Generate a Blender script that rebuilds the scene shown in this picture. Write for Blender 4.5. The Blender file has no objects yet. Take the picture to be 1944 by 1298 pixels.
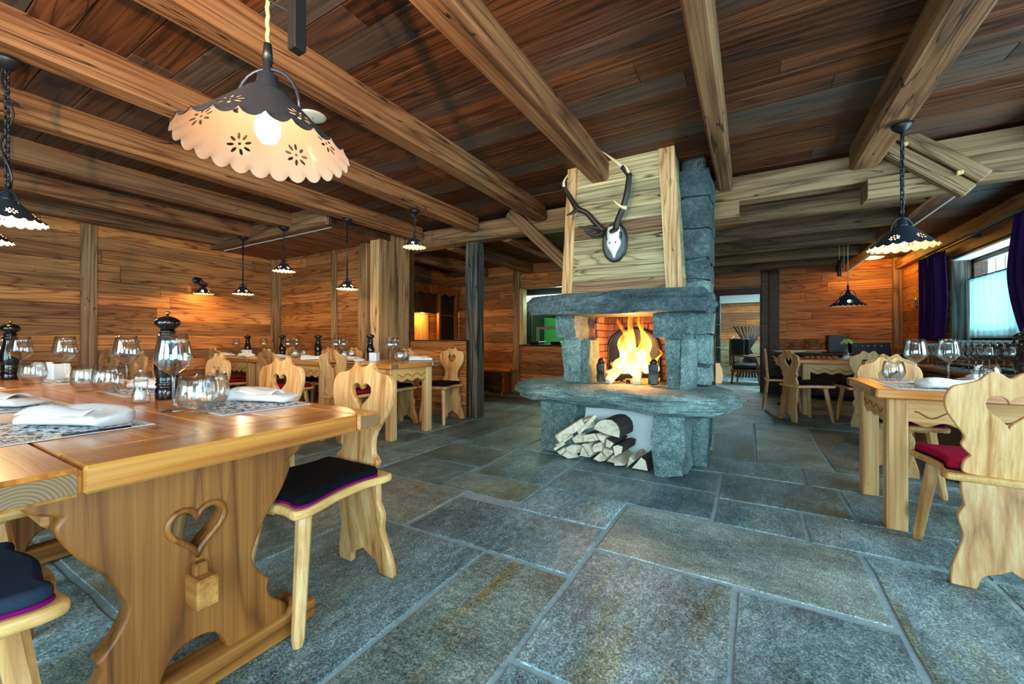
import bpy, bmesh, math, random
from mathutils import Vector, Matrix, noise, Euler
random.seed(11)
R = random.Random(5)
SC = bpy.context.scene
COL = SC.collection
PI = math.pi

# ---------------------------------------------------------------- camera
cam_d = bpy.data.cameras.new('camera')
cam = bpy.data.objects.new('camera', cam_d)
COL.objects.link(cam)
cam.location = (0, 0, 1.0)
cam.rotation_euler = (PI / 2, 0, math.radians(30.3))
cam_d.sensor_width = 36.0
cam_d.lens = 773.0 / 1944.0 * 36.0
cam_d.shift_y = -4.0 / 1944.0
cam_d.clip_start = 0.02
SC.camera = cam

# ---------------------------------------------------------------- exposure
SC.view_settings.view_transform = 'Standard'
SC.view_settings.look = 'None'
SC.view_settings.gamma = 1.0
SC.view_settings.use_curve_mapping = False
SC.view_settings.exposure = 0.28
try:
    SC.cycles.use_denoising = True
    SC.cycles.use_adaptive_sampling = True
    SC.cycles.adaptive_threshold = 0.04
    SC.cycles.max_bounces = 7
    SC.cycles.transparent_max_bounces = 12
    SC.cycles.transmission_bounces = 6
    SC.cycles.sample_clamp_indirect = 6.0
    SC.cycles.caustics_reflective = False
    SC.cycles.caustics_refractive = False
except Exception:
    pass

# ---------------------------------------------------------------- sky: overcast cool daylight
world = bpy.data.worlds.new('sky')
SC.world = world
world.use_nodes = True
wn = world.node_tree
wbg = wn.nodes['Background']
wbg.inputs['Color'].default_value = (0.56, 0.86, 1.0, 1)
wbg.inputs['Strength'].default_value = 13.0

# daylight portals sit in the window openings (they only guide sampling of the sky)
def portal(loc, rot, sx, sy):
    l = bpy.data.lights.new('window_portal', 'AREA')
    l.shape = 'RECTANGLE'; l.size = sx; l.size_y = sy
    l.cycles.is_portal = True
    o = bpy.data.objects.new('window_portal', l)
    o.location = loc; o.rotation_euler = rot
    COL.objects.link(o)
XW = 2.163          # inner face of the window wall
YB = -2.6           # wall behind the camera
WIN_R = [(5.0, 7.15), (2.0, 4.0), (-1.6, 0.9)]      # windows of the window wall (Y spans)
WIN_B = [(-3.0, -1.2), (-.9, 1.7)]    # windows of the wall behind the camera (X spans)
WZ = (0.98, 2.0)     # window with the curtains
WZB = (0.20, 2.32)   # tall glazing of the other openings
for i, (a, b) in enumerate(WIN_R):
    z0, z1 = WZB if i else WZ
    portal((XW + .30, (a + b) / 2, (z0 + z1) / 2), (0, PI / 2, 0), z1 - z0, b - a)
for a, b in WIN_B:
    portal(((a + b) / 2, YB - .30, (WZB[0] + WZB[1]) / 2), (-PI / 2, 0, PI), b - a, WZB[1] - WZB[0])

# ================================================================ helpers
def lin(c):
    c /= 255.0
    return c / 12.92 if c <= 0.04045 else ((c + 0.055) / 1.055) ** 2.4
def S(r, g, b, a=1):
    return (lin(r), lin(g), lin(b), a)

def link(name, me, mat=None, parent=None, loc=(0, 0, 0), rot=(0, 0, 0)):
    o = bpy.data.objects.new(name, me)
    COL.objects.link(o)
    o.location = loc; o.rotation_euler = rot
    if mat is not None and me is not None and len(me.materials) == 0:
        me.materials.append(mat)
    if parent is not None:
        o.parent = parent
    return o
def empty(name, loc=(0, 0, 0), rz=0.0):
    o = bpy.data.objects.new(name, None)
    COL.objects.link(o)
    o.location = loc; o.rotation_euler = (0, 0, rz)
    o.empty_display_size = .05
    return o
def tag(o, label=None, cat=None, group=None, kind=None):
    if label: o['label'] = label
    if cat: o['category'] = cat
    if group: o['group'] = group
    if kind: o['kind'] = kind
    return o
def struct(o, label=None):
    o['kind'] = 'structure'
    if label: o['label'] = label
    return o
def copy_tree(o, parent=None):
    c = o.copy(); COL.objects.link(c)
    c.parent = parent
    for ch in o.children:
        copy_tree(ch, c)
    return c
def place(proto, loc, rz=0.0, label=None, group=None, used=set()):
    """first use moves the prototype itself, later uses copy it with its parts"""
    if proto.name in used:
        o = copy_tree(proto)
    else:
        used.add(proto.name); o = proto
    o.location = loc; o.rotation_euler = (0, 0, rz)
    if label: o['label'] = label
    if group: o['group'] = group
    elif 'group' in o: del o['group']
    return o

def mesh(name, verts, faces, smooth=False):
    me = bpy.data.meshes.new(name)
    me.from_pydata([tuple(v) for v in verts], [], faces)
    me.update()
    if smooth:
        me.polygons.foreach_set('use_smooth', [True] * len(me.polygons))
    return me
def from_bm(name, bm, smooth=False):
    me = bpy.data.meshes.new(name)
    bm.normal_update()
    bm.to_mesh(me); bm.free()
    if smooth:
        me.polygons.foreach_set('use_smooth', [True] * len(me.polygons))
    return me

def box_me(sx, sy, sz, b=0.004, name='box', jit=0.0):
    """box centred on the origin with chamfered edges"""
    b = min(b, sx * .3, sy * .3, sz * .3)
    hx, hy, hz = sx / 2, sy / 2, sz / 2
    v = []; idx = {}
    for x in (-1, 1):
        for y in (-1, 1):
            for z in (-1, 1):
                jx, jy, jz = (R.uniform(-jit, jit) for _ in range(3)) if jit else (0, 0, 0)
                for a in range(3):
                    p = [x * (hx - (0 if a == 0 else b)) + jx, y * (hy - (0 if a == 1 else b)) + jy, z * (hz - (0 if a == 2 else b)) + jz]
                    idx[(x, y, z, a)] = len(v); v.append(p)
    f = []
    I = idx
    for a in range(3):
        u, w = [(1, 2), (2, 0), (0, 1)][a]
        for s in (-1, 1):
            q = []
            for (p, r) in ((-1, -1), (1, -1), (1, 1), (-1, 1)):
                k = [0, 0, 0]; k[a] = s; k[u] = p; k[w] = r
                q.append(I[(*k, a)])
            f.append(q if s > 0 else q[::-1])
    for a in range(3):            # edges parallel to axis a
        u, w = [(1, 2), (2, 0), (0, 1)][a]
        for su in (-1, 1):
            for sw in (-1, 1):
                def K(s, ax):
                    k = [0, 0, 0]; k[a] = s; k[u] = su; k[w] = sw
                    return I[(*k, ax)]
                q = [K(-1, u), K(1, u), K(1, w), K(-1, w)]
                f.append(q if su * sw < 0 else q[::-1])
    for x in (-1, 1):
        for y in (-1, 1):
            for z in (-1, 1):
                t = [I[(x, y, z, 0)], I[(x, y, z, 1)], I[(x, y, z, 2)]]
                f.append(t if x * y * z > 0 else t[::-1])
    return mesh(name, v, f)
def box(name, x0, x1, y0, y1, z0, z1, mat, parent=None, b=0.004, jit=0.0):
    """chamfered box given by world extents"""
    me = box_me(abs(x1 - x0), abs(y1 - y0), abs(z1 - z0), b, name, jit)
    return link(name, me, mat, parent, ((x0 + x1) / 2, (y0 + y1) / 2, (z0 + z1) / 2))

def bar_me(p0, p1, w, t, b=0.004, name='bar'):
    """chamfered bar from p0 to p1 (local mesh along X), returns mesh, loc, rot"""
    p0, p1 = Vector(p0), Vector(p1)
    d = p1 - p0
    me = box_me(d.length, w, t, b, name)
    return me, (p0 + p1) / 2, d.to_track_quat('X', 'Z').to_euler()
def bar(name, p0, p1, w, t, mat, parent=None, b=0.004):
    me, loc, rot = bar_me(p0, p1, w, t, b, name)
    return link(name, me, mat, parent, loc, rot)

def lathe(name, prof, segs=24, smooth=True, close_axis=False):
    """prof: list of (r, z)"""
    v = []; f = []; rings = []
    for r, z in prof:
        if r < 1e-6:
            rings.append([len(v)]); v.append((0, 0, z))
        else:
            rings.append(list(range(len(v), len(v) + segs)))
            v += [(r * math.cos(2 * PI * i / segs), r * math.sin(2 * PI * i / segs), z) for i in range(segs)]
    for a, b in zip(rings, rings[1:]):
        for i in range(segs):
            j = (i + 1) % segs
            if len(a) == 1 and len(b) == 1: continue
            if len(a) == 1: f.append((a[0], b[j], b[i]))
            elif len(b) == 1: f.append((a[i], a[j], b[0]))
            else: f.append((a[i], a[j], b[j], b[i]))
    return mesh(name, v, f, smooth)

def tube_me(name, pts, rad, segs=8, smooth=True, closed=False):
    """tube along pts; rad a number or a list"""
    pts = [Vector(p) for p in pts]
    n = len(pts)
    if not isinstance(rad, (list, tuple)): rad = [rad] * n
    v = []; f = []
    up = None
    for i, p in enumerate(pts):
        if closed: d = pts[(i + 1) % n] - pts[i - 1]
        else: d = pts[min(i + 1, n - 1)] - pts[max(i - 1, 0)]
        d.normalize()
        if up is None:
            up = Vector((0, 0, 1)) if abs(d.z) < .9 else Vector((1, 0, 0))
        s = d.cross(up).normalized(); up = s.cross(d).normalized()
        for k in range(segs):
            a = 2 * PI * k / segs
            v.append(p + (s * math.cos(a) + up * math.sin(a)) * rad[i])
    for i in range(n if closed else n - 1):
        for k in range(segs):
            a = i * segs + k; b = i * segs + (k + 1) % segs
            c = ((i + 1) % n) * segs + (k + 1) % segs; d_ = ((i + 1) % n) * segs + k
            f.append((a, b, c, d_))
    if not closed:
        f.append(tuple(range(segs))[::-1])
        f.append(tuple((n - 1) * segs + k for k in range(segs)))
    return mesh(name, v, f, smooth)

def crom(pts, n=6, closed=True):
    """Catmull-Rom through 2-D points; a point (x, y, 1) is a sharp corner"""
    out = []
    N = len(pts)
    P = [Vector((p[0], p[1])) for p in pts]
    C = [len(p) > 2 for p in pts]
    for i in range(N if closed else N - 1):
        p1, p2 = P[i], P[(i + 1) % N]
        p0 = P[i - 1] if (closed or i > 0) else p1
        p3 = P[(i + 2) % N] if (closed or i + 2 < N) else p2
        m1 = (p2 - p1) * .8 if C[i] else (p2 - p0) * .5
        m2 = (p2 - p1) * .8 if C[(i + 1) % N] else (p3 - p1) * .5
        for k in range(n):
            t = k / n
            h = (2 * t ** 3 - 3 * t * t + 1) * p1 + (t ** 3 - 2 * t * t + t) * m1 + (-2 * t ** 3 + 3 * t * t) * p2 + (t ** 3 - t * t) * m2
            out.append((h.x, h.y))
    if not closed: out.append((P[-1].x, P[-1].y))
    return out
def mirror(half):
    """half outline from bottom centre/edge up to the top, x >= 0 -> closed outline"""
    l = [(-p[0],) + tuple(p[1:]) for p in half[::-1] if abs(p[0]) > 1e-6]
    return list(half) + l
def heart(cx, cy, w, h, n=28):
    out = []
    for i in range(n):
        t = 2 * PI * i / n
        x = math.sin(t) ** 3
        y = (13 * math.cos(t) - 5 * math.cos(2 * t) - 2 * math.cos(3 * t) - math.cos(4 * t)) / 17.0
        y = (y + .12)
        if y < 0: y *= 1.05; x *= (1 - .25 * min(1, -y))
        out.append((cx + x * w / 2, cy + y * h / 2))
    return out
def plate(name, outlines, thick, bevel=0.004, axes='XZ', res=1):
    """extruded outline with holes; axes: which plane the outline lies in"""
    cu = bpy.data.curves.new(name, 'CURVE')
    cu.dimensions = '2D'; cu.fill_mode = 'BOTH'
    for o in outlines:
        sp = cu.splines.new('POLY')
        sp.points.add(len(o) - 1)
        for i, p in enumerate(o):
            sp.points[i].co = (p[0], p[1], 0, 1)
        sp.use_cyclic_u = True
    cu.extrude = max(thick / 2 - bevel, 1e-4)
    cu.bevel_depth = bevel; cu.bevel_resolution = res; cu.offset = -bevel
    ob = bpy.data.objects.new(name, cu)
    me = bpy.data.meshes.new_from_object(ob)
    bpy.data.objects.remove(ob); bpy.data.curves.remove(cu)
    co = [0.0] * (3 * len(me.vertices))
    me.vertices.foreach_get('co', co)
    for i in range(0, len(co), 3):
        x, y, z = co[i:i + 3]
        if axes == 'XZ': co[i:i + 3] = [x, -z, y]
        elif axes == 'YZ': co[i:i + 3] = [z, x, y]
    me.vertices.foreach_set('co', co)
    me.update()
    me.name = name
    return me

def rock_me(name, sx, sy, sz, amp=0.02, freq=4.0, cuts=3, seed=0, round_=0.25):
    """rough stone: subdivided box, corners pulled in, noise displaced"""
    bm = bmesh.new()
    bmesh.ops.create_cube(bm, size=1.0)
    bmesh.ops.subdivide_edges(bm, edges=bm.edges[:], cuts=cuts, use_grid_fill=True)
    for v in bm.verts:
        p = v.co * 2
        m = max(abs(p.x), abs(p.y), abs(p.z))
        q = p.normalized() * m
        p = p.lerp(q, round_ * .5)
        w = Vector((p.x * sx / 2, p.y * sy / 2, p.z * sz / 2))
        d = noise.noise_vector(w * freq + Vector((seed * 7.3, seed * 3.1, seed))) * amp
        v.co = w + d
    return from_bm(name, bm)
def rock(name, x0, x1, y0, y1, z0, z1, mat, parent=None, amp=.012, freq=6.0, cuts=3, seed=0, round_=.2):
    me = rock_me(name, x1 - x0, y1 - y0, z1 - z0, amp, freq, cuts, seed, round_)
    return link(name, me, mat, parent, ((x0 + x1) / 2, (y0 + y1) / 2, (z0 + z1) / 2))

# ================================================================ materials
def mat_new(name):
    m = bpy.data.materials.new(name); m.use_nodes = True
    nt = m.node_tree
    for n in list(nt.nodes): nt.nodes.remove(n)
    out = nt.nodes.new('ShaderNodeOutputMaterial')
    return m, nt, out
def N(nt, typ, **kw):
    n = nt.nodes.new('ShaderNode' + typ)
    for k, v in kw.items():
        if k in n.inputs: n.inputs[k].default_value = v
        else: setattr(n, k, v)
    return n
def ramp(nt, stops):
    n = nt.nodes.new('ShaderNodeValToRGB')
    e = n.color_ramp.elements
    while len(e) < len(stops): e.new(0.5)
    for el, (p, c) in zip(e, stops):
        el.position = p; el.color = c
    return n
def L(nt, a, b): nt.links.new(a, b)
def math_(nt, op, a, b=None, c=None):
    n = nt.nodes.new('ShaderNodeMath'); n.operation = op
    for i, x in enumerate((a, b, c)):
        if x is None: continue
        if isinstance(x, (int, float)): n.inputs[i].default_value = x
        else: nt.links.new(x, n.inputs[i])
    return n.outputs[0]
def mixc(nt, fac, a, b, blend='MIX'):
    n = nt.nodes.new('ShaderNodeMix'); n.data_type = 'RGBA'; n.blend_type = blend
    for sock, x in ((n.inputs['Factor'], fac), (n.inputs['A'], a), (n.inputs['B'], b)):
        if isinstance(x, (int, float)): sock.default_value = x
        elif isinstance(x, tuple): sock.default_value = x
        else: nt.links.new(x, sock)
    return n.outputs['Result']

def wood(name, dark, mid, light, axis='X', var=.5, grey=None, rough=.55, lines=26, bump=.25, spec=.3, coat=0.0, scale=1.0, vmin=.55, cracks=.35):
    """flat-sawn timber: contour lines of a noise stretched along the grain, tone varying from piece to piece"""
    m, nt, out = mat_new(name)
    tc = N(nt, 'TexCoord'); oi = N(nt, 'ObjectInfo')
    off = N(nt, 'VectorMath', operation='SCALE')
    comb = N(nt, 'CombineXYZ')
    L(nt, oi.outputs['Random'], comb.inputs[0]); L(nt, oi.outputs['Random'], comb.inputs[1]); L(nt, oi.outputs['Random'], comb.inputs[2])
    L(nt, comb.outputs[0], off.inputs[0]); off.inputs['Scale'].default_value = 61.0
    add = N(nt, 'VectorMath', operation='ADD')
    L(nt, tc.outputs['Object'], add.inputs[0]); L(nt, off.outputs[0], add.inputs[1])
    k = {'X': 0, 'Y': 1, 'Z': 2}[axis]
    def mapped(along, across):
        mp = N(nt, 'Mapping')
        s = [across * scale] * 3; s[k] = along * scale
        mp.inputs['Scale'].default_value = s
        L(nt, add.outputs[0], mp.inputs['Vector'])
        return mp.outputs[0]
    n1 = N(nt, 'TexNoise', Scale=1.0, Detail=2.0, Roughness=.45)
    L(nt, mapped(.32, 4.6), n1.inputs['Vector'])
    ph = math_(nt, 'MULTIPLY', n1.outputs['Fac'], float(lines))
    sn = math_(nt, 'PINGPONG', ph, .5)
    ring = math_(nt, 'POWER', math_(nt, 'MULTIPLY', sn, 2.0), 4.0)
    n2 = N(nt, 'TexNoise', Scale=1.0, Detail=3.0, Roughness=.6)
    L(nt, mapped(1.6, 110.0), n2.inputs['Vector'])
    n3 = N(nt, 'TexNoise', Scale=1.0, Detail=4.0, Roughness=.6)
    L(nt, mapped(.9, 42.0), n3.inputs['Vector'])
    # dark knots and nail holes
    vo = N(nt, 'TexVoronoi', Scale=1.0); L(nt, mapped(1.6, 5.0), vo.inputs['Vector'])
    kn = N(nt, 'MapRange'); kn.inputs['From Min'].default_value = .03; kn.inputs['From Max'].default_value = .10
    kn.inputs['To Min'].default_value = 1.0; kn.inputs['To Max'].default_value = 0.0
    L(nt, vo.outputs['Distance'], kn.inputs['Value'])
    n4 = N(nt, 'TexNoise', Scale=1.0, Detail=3.0, Roughness=.6)
    L(nt, mapped(.8, 2.5), n4.inputs['Vector'])
    # dark drying cracks running with the grain
    n5 = N(nt, 'TexNoise', Scale=1.0, Detail=2.0, Roughness=.5)
    L(nt, mapped(.5, 9.0), n5.inputs['Vector'])
    ck = math_(nt, 'ABSOLUTE', math_(nt, 'SUBTRACT', n5.outputs['Fac'], .5))
    ckm = N(nt, 'MapRange'); ckm.inputs['From Min'].default_value = .001; ckm.inputs['From Max'].default_value = .005
    ckm.inputs['To Min'].default_value = cracks; ckm.inputs['To Max'].default_value = 0.0
    L(nt, ck, ckm.inputs['Value'])
    fac = math_(nt, 'ADD', math_(nt, 'MULTIPLY', ring, .36), math_(nt, 'MULTIPLY', n2.outputs['Fac'], .55))
    fac = math_(nt, 'ADD', fac, math_(nt, 'MULTIPLY', math_(nt, 'SUBTRACT', n3.outputs['Fac'], .5), .75))
    fac = math_(nt, 'ADD', fac, math_(nt, 'MULTIPLY', math_(nt, 'SUBTRACT', n4.outputs['Fac'], .5), .55))
    fac = math_(nt, 'ADD', fac, ckm.outputs[0])
    rp = ramp(nt, [(.12, light), (.42, mid), (.85, dark)])
    L(nt, fac, rp.inputs[0])
    col = rp.outputs[0]
    col = mixc(nt, math_(nt, 'MULTIPLY', kn.outputs[0], .75), col, tuple(c * .25 for c in dark[:3]) + (1,))
    # tone of each piece
    r2 = math_(nt, 'FRACT', math_(nt, 'MULTIPLY', oi.outputs['Random'], 17.31))
    tone = N(nt, 'MapRange'); tone.inputs['To Min'].default_value = max(vmin, 1 - var); tone.inputs['To Max'].default_value = 1 + var * .45
    L(nt, r2, tone.inputs['Value'])
    hs = N(nt, 'HueSaturation'); L(nt, col, hs.inputs['Color']); L(nt, tone.outputs[0], hs.inputs['Value'])
    col = hs.outputs[0]
    if grey:
        r3 = math_(nt, 'FRACT', math_(nt, 'MULTIPLY', oi.outputs['Random'], 43.77))
        gm = N(nt, 'MapRange'); gm.inputs['From Min'].default_value = .45; gm.inputs['From Max'].default_value = 1.0
        gm.inputs['To Min'].default_value = 0.0; gm.inputs['To Max'].default_value = grey[1]
        L(nt, r3, gm.inputs['Value'])
        gcol = mixc(nt, .85, grey[0], col, 'MULTIPLY')
        gcol2 = mixc(nt, math_(nt, 'MULTIPLY', fac, 1.0), grey[0], tuple(c * .3 for c in grey[0][:3]) + (1,))
        col = mixc(nt, gm.outputs[0], col, gcol2)
    bs = N(nt, 'BsdfPrincipled'); L(nt, col, bs.inputs['Base Color'])
    bs.inputs['Roughness'].default_value = rough
    bs.inputs['Specular IOR Level'].default_value = spec
    bs.inputs['Coat Weight'].default_value = coat
    bs.inputs['Coat Roughness'].default_value = .18
    if bump:
        bp = N(nt, 'Bump', Strength=bump, Distance=.004)
        L(nt, math_(nt, 'SUBTRACT', 1.0, fac), bp.inputs['Height'])
        L(nt, bp.outputs[0], bs.inputs['Normal'])
    L(nt, bs.outputs[0], out.inputs[0])
    return m

def plain(name, col, rough=.5, metal=0.0, spec=.5, noise_amt=0.0, nscale=30.0, bump=0.0, **kw):
    m, nt, out = mat_new(name)
    bs = N(nt, 'BsdfPrincipled')
    bs.inputs['Base Color'].default_value = col
    bs.inputs['Roughness'].default_value = rough
    bs.inputs['Metallic'].default_value = metal
    bs.inputs['Specular IOR Level'].default_value = spec
    for k, v in kw.items(): bs.inputs[k].default_value = v
    if noise_amt or bump:
        tc = N(nt, 'TexCoord'); nz = N(nt, 'TexNoise', Scale=nscale, Detail=3.0)
        L(nt, tc.outputs['Object'], nz.inputs['Vector'])
        if noise_amt:
            hs = N(nt, 'HueSaturation'); hs.inputs['Color'].default_value = col
            mr = N(nt, 'MapRange'); mr.inputs['To Min'].default_value = 1 - noise_amt; mr.inputs['To Max'].default_value = 1 + noise_amt
            L(nt, nz.outputs['Fac'], mr.inputs['Value']); L(nt, mr.outputs[0], hs.inputs['Value'])
            L(nt, hs.outputs[0], bs.inputs['Base Color'])
        if bump:
            bp = N(nt, 'Bump', Strength=bump, Distance=.003)
            L(nt, nz.outputs['Fac'], bp.inputs['Height']); L(nt, bp.outputs[0], bs.inputs['Normal'])
    L(nt, bs.outputs[0], out.inputs[0])
    return m
def emit(name, col, strength):
    m, nt, out = mat_new(name)
    e = N(nt, 'Emission'); e.inputs[0].default_value = col; e.inputs[1].default_value = strength
    L(nt, e.outputs[0], out.inputs[0])
    return m
def stone(name, dark, mid, light, rust=None, rough=.6, scale=1.0, bump=.5, var=.3, stretch=(1, 1, 1), speck=.35, spec=.4):
    m, nt, out = mat_new(name)
    tc = N(nt, 'TexCoord'); oi = N(nt, 'ObjectInfo')
    comb = N(nt, 'CombineXYZ')
    for i in range(3): L(nt, oi.outputs['Random'], comb.inputs[i])
    off = N(nt, 'VectorMath', operation='SCALE'); L(nt, comb.outputs[0], off.inputs[0]); off.inputs['Scale'].default_value = 53.0
    add = N(nt, 'VectorMath', operation='ADD'); L(nt, tc.outputs['Object'], add.inputs[0]); L(nt, off.outputs[0], add.inputs[1])
    mp = N(nt, 'Mapping'); mp.inputs['Scale'].default_value = stretch; L(nt, add.outputs[0], mp.inputs['Vector'])
    big = N(nt, 'TexNoise', Scale=2.2 * scale, Detail=5.0, Roughness=.6); L(nt, mp.outputs[0], big.inputs['Vector'])
    med = N(nt, 'TexNoise', Scale=22.0 * scale, Detail=6.0, Roughness=.75); L(nt, mp.outputs[0], med.inputs['Vector'])
    fine = N(nt, 'TexNoise', Scale=140.0 * scale, Detail=3.0, Roughness=.7); L(nt, add.outputs[0], fine.inputs['Vector'])
    f = math_(nt, 'ADD', math_(nt, 'MULTIPLY', big.outputs['Fac'], .45), math_(nt, 'MULTIPLY', med.outputs['Fac'], .45))
    f = math_(nt, 'ADD', f, math_(nt, 'MULTIPLY', math_(nt, 'SUBTRACT', fine.outputs['Fac'], .5), speck * 2))
    rp = ramp(nt, [(.28, dark), (.48, mid), (.66, light)])
    L(nt, f, rp.inputs[0]); col = rp.outputs[0]
    r2 = math_(nt, 'FRACT', math_(nt, 'MULTIPLY', oi.outputs['Random'], 17.31))
    tone = N(nt, 'MapRange'); tone.inputs['To Min'].default_value = 1 - var; tone.inputs['To Max'].default_value = 1 + var
    L(nt, r2, tone.inputs['Value'])
    hs = N(nt, 'HueSaturation'); L(nt, col, hs.inputs['Color']); L(nt, tone.outputs[0], hs.inputs['Value']); col = hs.outputs[0]
    if rust:
        r3 = math_(nt, 'FRACT', math_(nt, 'MULTIPLY', oi.outputs['Random'], 91.7))
        rn = N(nt, 'TexNoise', Scale=1.6, Detail=4.0, Roughness=.6)
        mp2 = N(nt, 'Mapping'); mp2.inputs['Scale'].default_value = (4.6, .6, 1); mp2.inputs['Rotation'].default_value = (0, 0, .25)
        L(nt, add.outputs[0], mp2.inputs['Vector']); L(nt, mp2.outputs[0], rn.inputs['Vector'])
        mr = N(nt, 'MapRange'); mr.inputs['From Min'].default_value = .52; mr.inputs['From Max'].default_value = .70
        L(nt, rn.outputs['Fac'], mr.inputs['Value'])
        sel = N(nt, 'MapRange'); sel.inputs['From Min'].default_value = .25; sel.inputs['From Max'].default_value = .6
        L(nt, r3, sel.inputs['Value'])
        fr = math_(nt, 'MULTIPLY', math_(nt, 'MULTIPLY', mr.outputs[0], sel.outputs[0]), .95)
        col = mixc(nt, fr, col, mixc(nt, .8, col, rust, 'OVERLAY'))
    bs = N(nt, 'BsdfPrincipled'); L(nt, col, bs.inputs['Base Color'])
    rr = N(nt, 'MapRange'); rr.inputs['To Min'].default_value = rough - .15; rr.inputs['To Max'].default_value = rough + .15
    L(nt, med.outputs['Fac'], rr.inputs['Value']); L(nt, rr.outputs[0], bs.inputs['Roughness'])
    bs.inputs['Specular IOR Level'].default_value = spec
    bp = N(nt, 'Bump', Strength=bump, Distance=.01); L(nt, f, bp.inputs['Height']); L(nt, bp.outputs[0], bs.inputs['Normal'])
    L(nt, bs.outputs[0], out.inputs[0])
    return m

M = {}
M['ceil'] = wood('ceiling_board_wood', S(22, 11, 6), S(70, 38, 19), S(114, 66, 35), 'X', var=.6, grey=(S(90, 88, 82), .6), rough=.5, lines=14, vmin=.38)
M['beam'] = wood('hewn_beam_wood', S(44, 25, 13), S(116, 74, 43), S(160, 114, 73), 'Y', var=.2, grey=(S(116, 100, 76), .3), rough=.6, lines=7, bump=.5, cracks=.6)
M['beamx'] = wood('hewn_beam_wood_x', S(48, 33, 21), S(116, 88, 58), S(156, 128, 92), 'X', var=.15, rough=.6, lines=7, bump=.5, cracks=.6)
M['beamx_dark'] = wood('dimmed_beam_wood', S(30, 20, 12), S(84, 62, 40), S(124, 98, 66), 'X', var=.15, rough=.6, lines=7, bump=.5, cracks=.6)  # beam wood darkened in its colour to offset window light in the passage
M['beamz'] = wood('hewn_post_wood', S(54, 37, 24), S(132, 98, 64), S(178, 142, 100), 'Z', var=.2, rough=.6, lines=8, bump=.5, cracks=.5)
M['oldpost'] = wood('grey_weathered_post', S(16, 15, 15), S(66, 60, 54), S(124, 116, 106), 'Z', var=.1, rough=.6, lines=6, bump=.8, cracks=.8)
M['wallx'] = wood('wall_board_wood_x', S(70, 35, 16), S(164, 98, 48), S(212, 146, 82), 'X', var=.7, grey=(S(126, 100, 70), .6), rough=.55, lines=20)
M['wally'] = wood('wall_board_wood_y', S(70, 35, 16), S(164, 98, 48), S(212, 146, 82), 'Y', var=.7, grey=(S(126, 100, 70), .6), rough=.55, lines=20)
M['hood'] = wood('pale_weathered_board', S(54, 44, 28), S(156, 144, 104), S(204, 194, 150), 'X', var=.45, grey=(S(150, 160, 130), .5), rough=.55, lines=26, vmin=.45, cracks=.6)
M['hood_dark'] = wood('brown_weathered_board', S(40, 28, 19), S(106, 82, 58), S(150, 124, 92), 'X', var=.15, rough=.55, lines=26, cracks=.6)
M['hoodz'] = wood('pale_post_wood', S(88, 56, 32), S(184, 146, 98), S(222, 196, 148), 'Z', var=.1, rough=.55, lines=12)
M['table_x'] = wood('honey_table_wood_x', S(160, 82, 28), S(220, 134, 56), S(242, 174, 92), 'X', var=.18, rough=.28, lines=8, bump=.10, spec=.5, coat=.35, cracks=.12)
M['table_y'] = wood('honey_table_wood_y', S(136, 72, 24), S(194, 116, 44), S(224, 154, 72), 'Y', var=.14, rough=.28, lines=8, bump=.10, spec=.5, coat=.35, cracks=.12)
M['trestle'] = wood('oiled_pine_upright', S(72, 36, 12), S(130, 74, 28), S(162, 102, 46), 'Z', var=.08, rough=.4, lines=7, bump=.15, spec=.45, cracks=.15)
M['trestle_y'] = wood('oiled_pine_foot', S(80, 43, 17), S(140, 86, 37), S(174, 116, 57), 'Y', var=.08, rough=.4, lines=7, bump=.15, cracks=.15)
M['trestle_x'] = wood('oiled_pine_rail', S(98, 54, 22), S(160, 102, 48), S(196, 140, 74), 'X', var=.08, rough=.4, lines=7, bump=.15, cracks=.15)
M['pine'] = wood('pale_pine_z', S(156, 100, 50), S(210, 160, 100), S(234, 198, 142), 'Z', var=.10, rough=.42, lines=5, bump=.08, spec=.4, cracks=.1)
M['pinex'] = wood('pale_pine_x', S(156, 98, 46), S(210, 158, 94), S(234, 194, 130), 'X', var=.10, rough=.42, lines=5, bump=.08, spec=.4, cracks=.1)
M['chair'] = wood('chair_pine_z', S(146, 88, 40), S(200, 146, 88), S(228, 188, 132), 'Z', var=.18, rough=.40, lines=4, bump=.06, spec=.4, cracks=.08)
M['chairy'] = wood('chair_pine_y', S(156, 98, 46), S(210, 156, 88), S(232, 188, 122), 'Y', var=.12, rough=.40, lines=5, bump=.08, spec=.4, cracks=.1)
M['dark_wood'] = wood('dark_stained_wood', S(24, 14, 8), S(58, 36, 20), S(90, 58, 34), 'X', var=.3, rough=.45, lines=9)
M['slab'] = stone('floor_slate', S(34, 52, 58), S(112, 142, 148), S(196, 220, 222), rust=S(180, 140, 40), rough=.42, bump=.35, var=.28, stretch=(1.6, .8, 1), speck=.42, spec=.5)
M['slab_warm'] = stone('floor_slate_warm', S(48, 60, 60), S(126, 144, 138), S(202, 216, 204), rust=S(190, 140, 30), rough=.42, bump=.35, var=.18, stretch=(.9, 1.6, 1), speck=.40, spec=.5)
M['mortar'] = plain('floor_joint_mortar', S(140, 162, 168), .8, noise_amt=.35, nscale=40)
M['stone'] = stone('hearth_granite', S(34, 52, 54), S(112, 142, 140), S(196, 220, 212), rough=.6, scale=1.3, bump=.9, var=.2, speck=.5)
M['stone_slab'] = stone('hearth_gneiss', S(40, 58, 60), S(118, 146, 144), S(198, 220, 212), rough=.6, scale=1.2, bump=1.0, var=.1, speck=.35, stretch=(1, 1, 3.5))
M['stone_dark'] = stone('dark_slate_stone', S(22, 32, 36), S(62, 82, 88), S(126, 152, 154), rough=.55, scale=1.4, bump=.8, var=.25, speck=.4)
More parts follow.
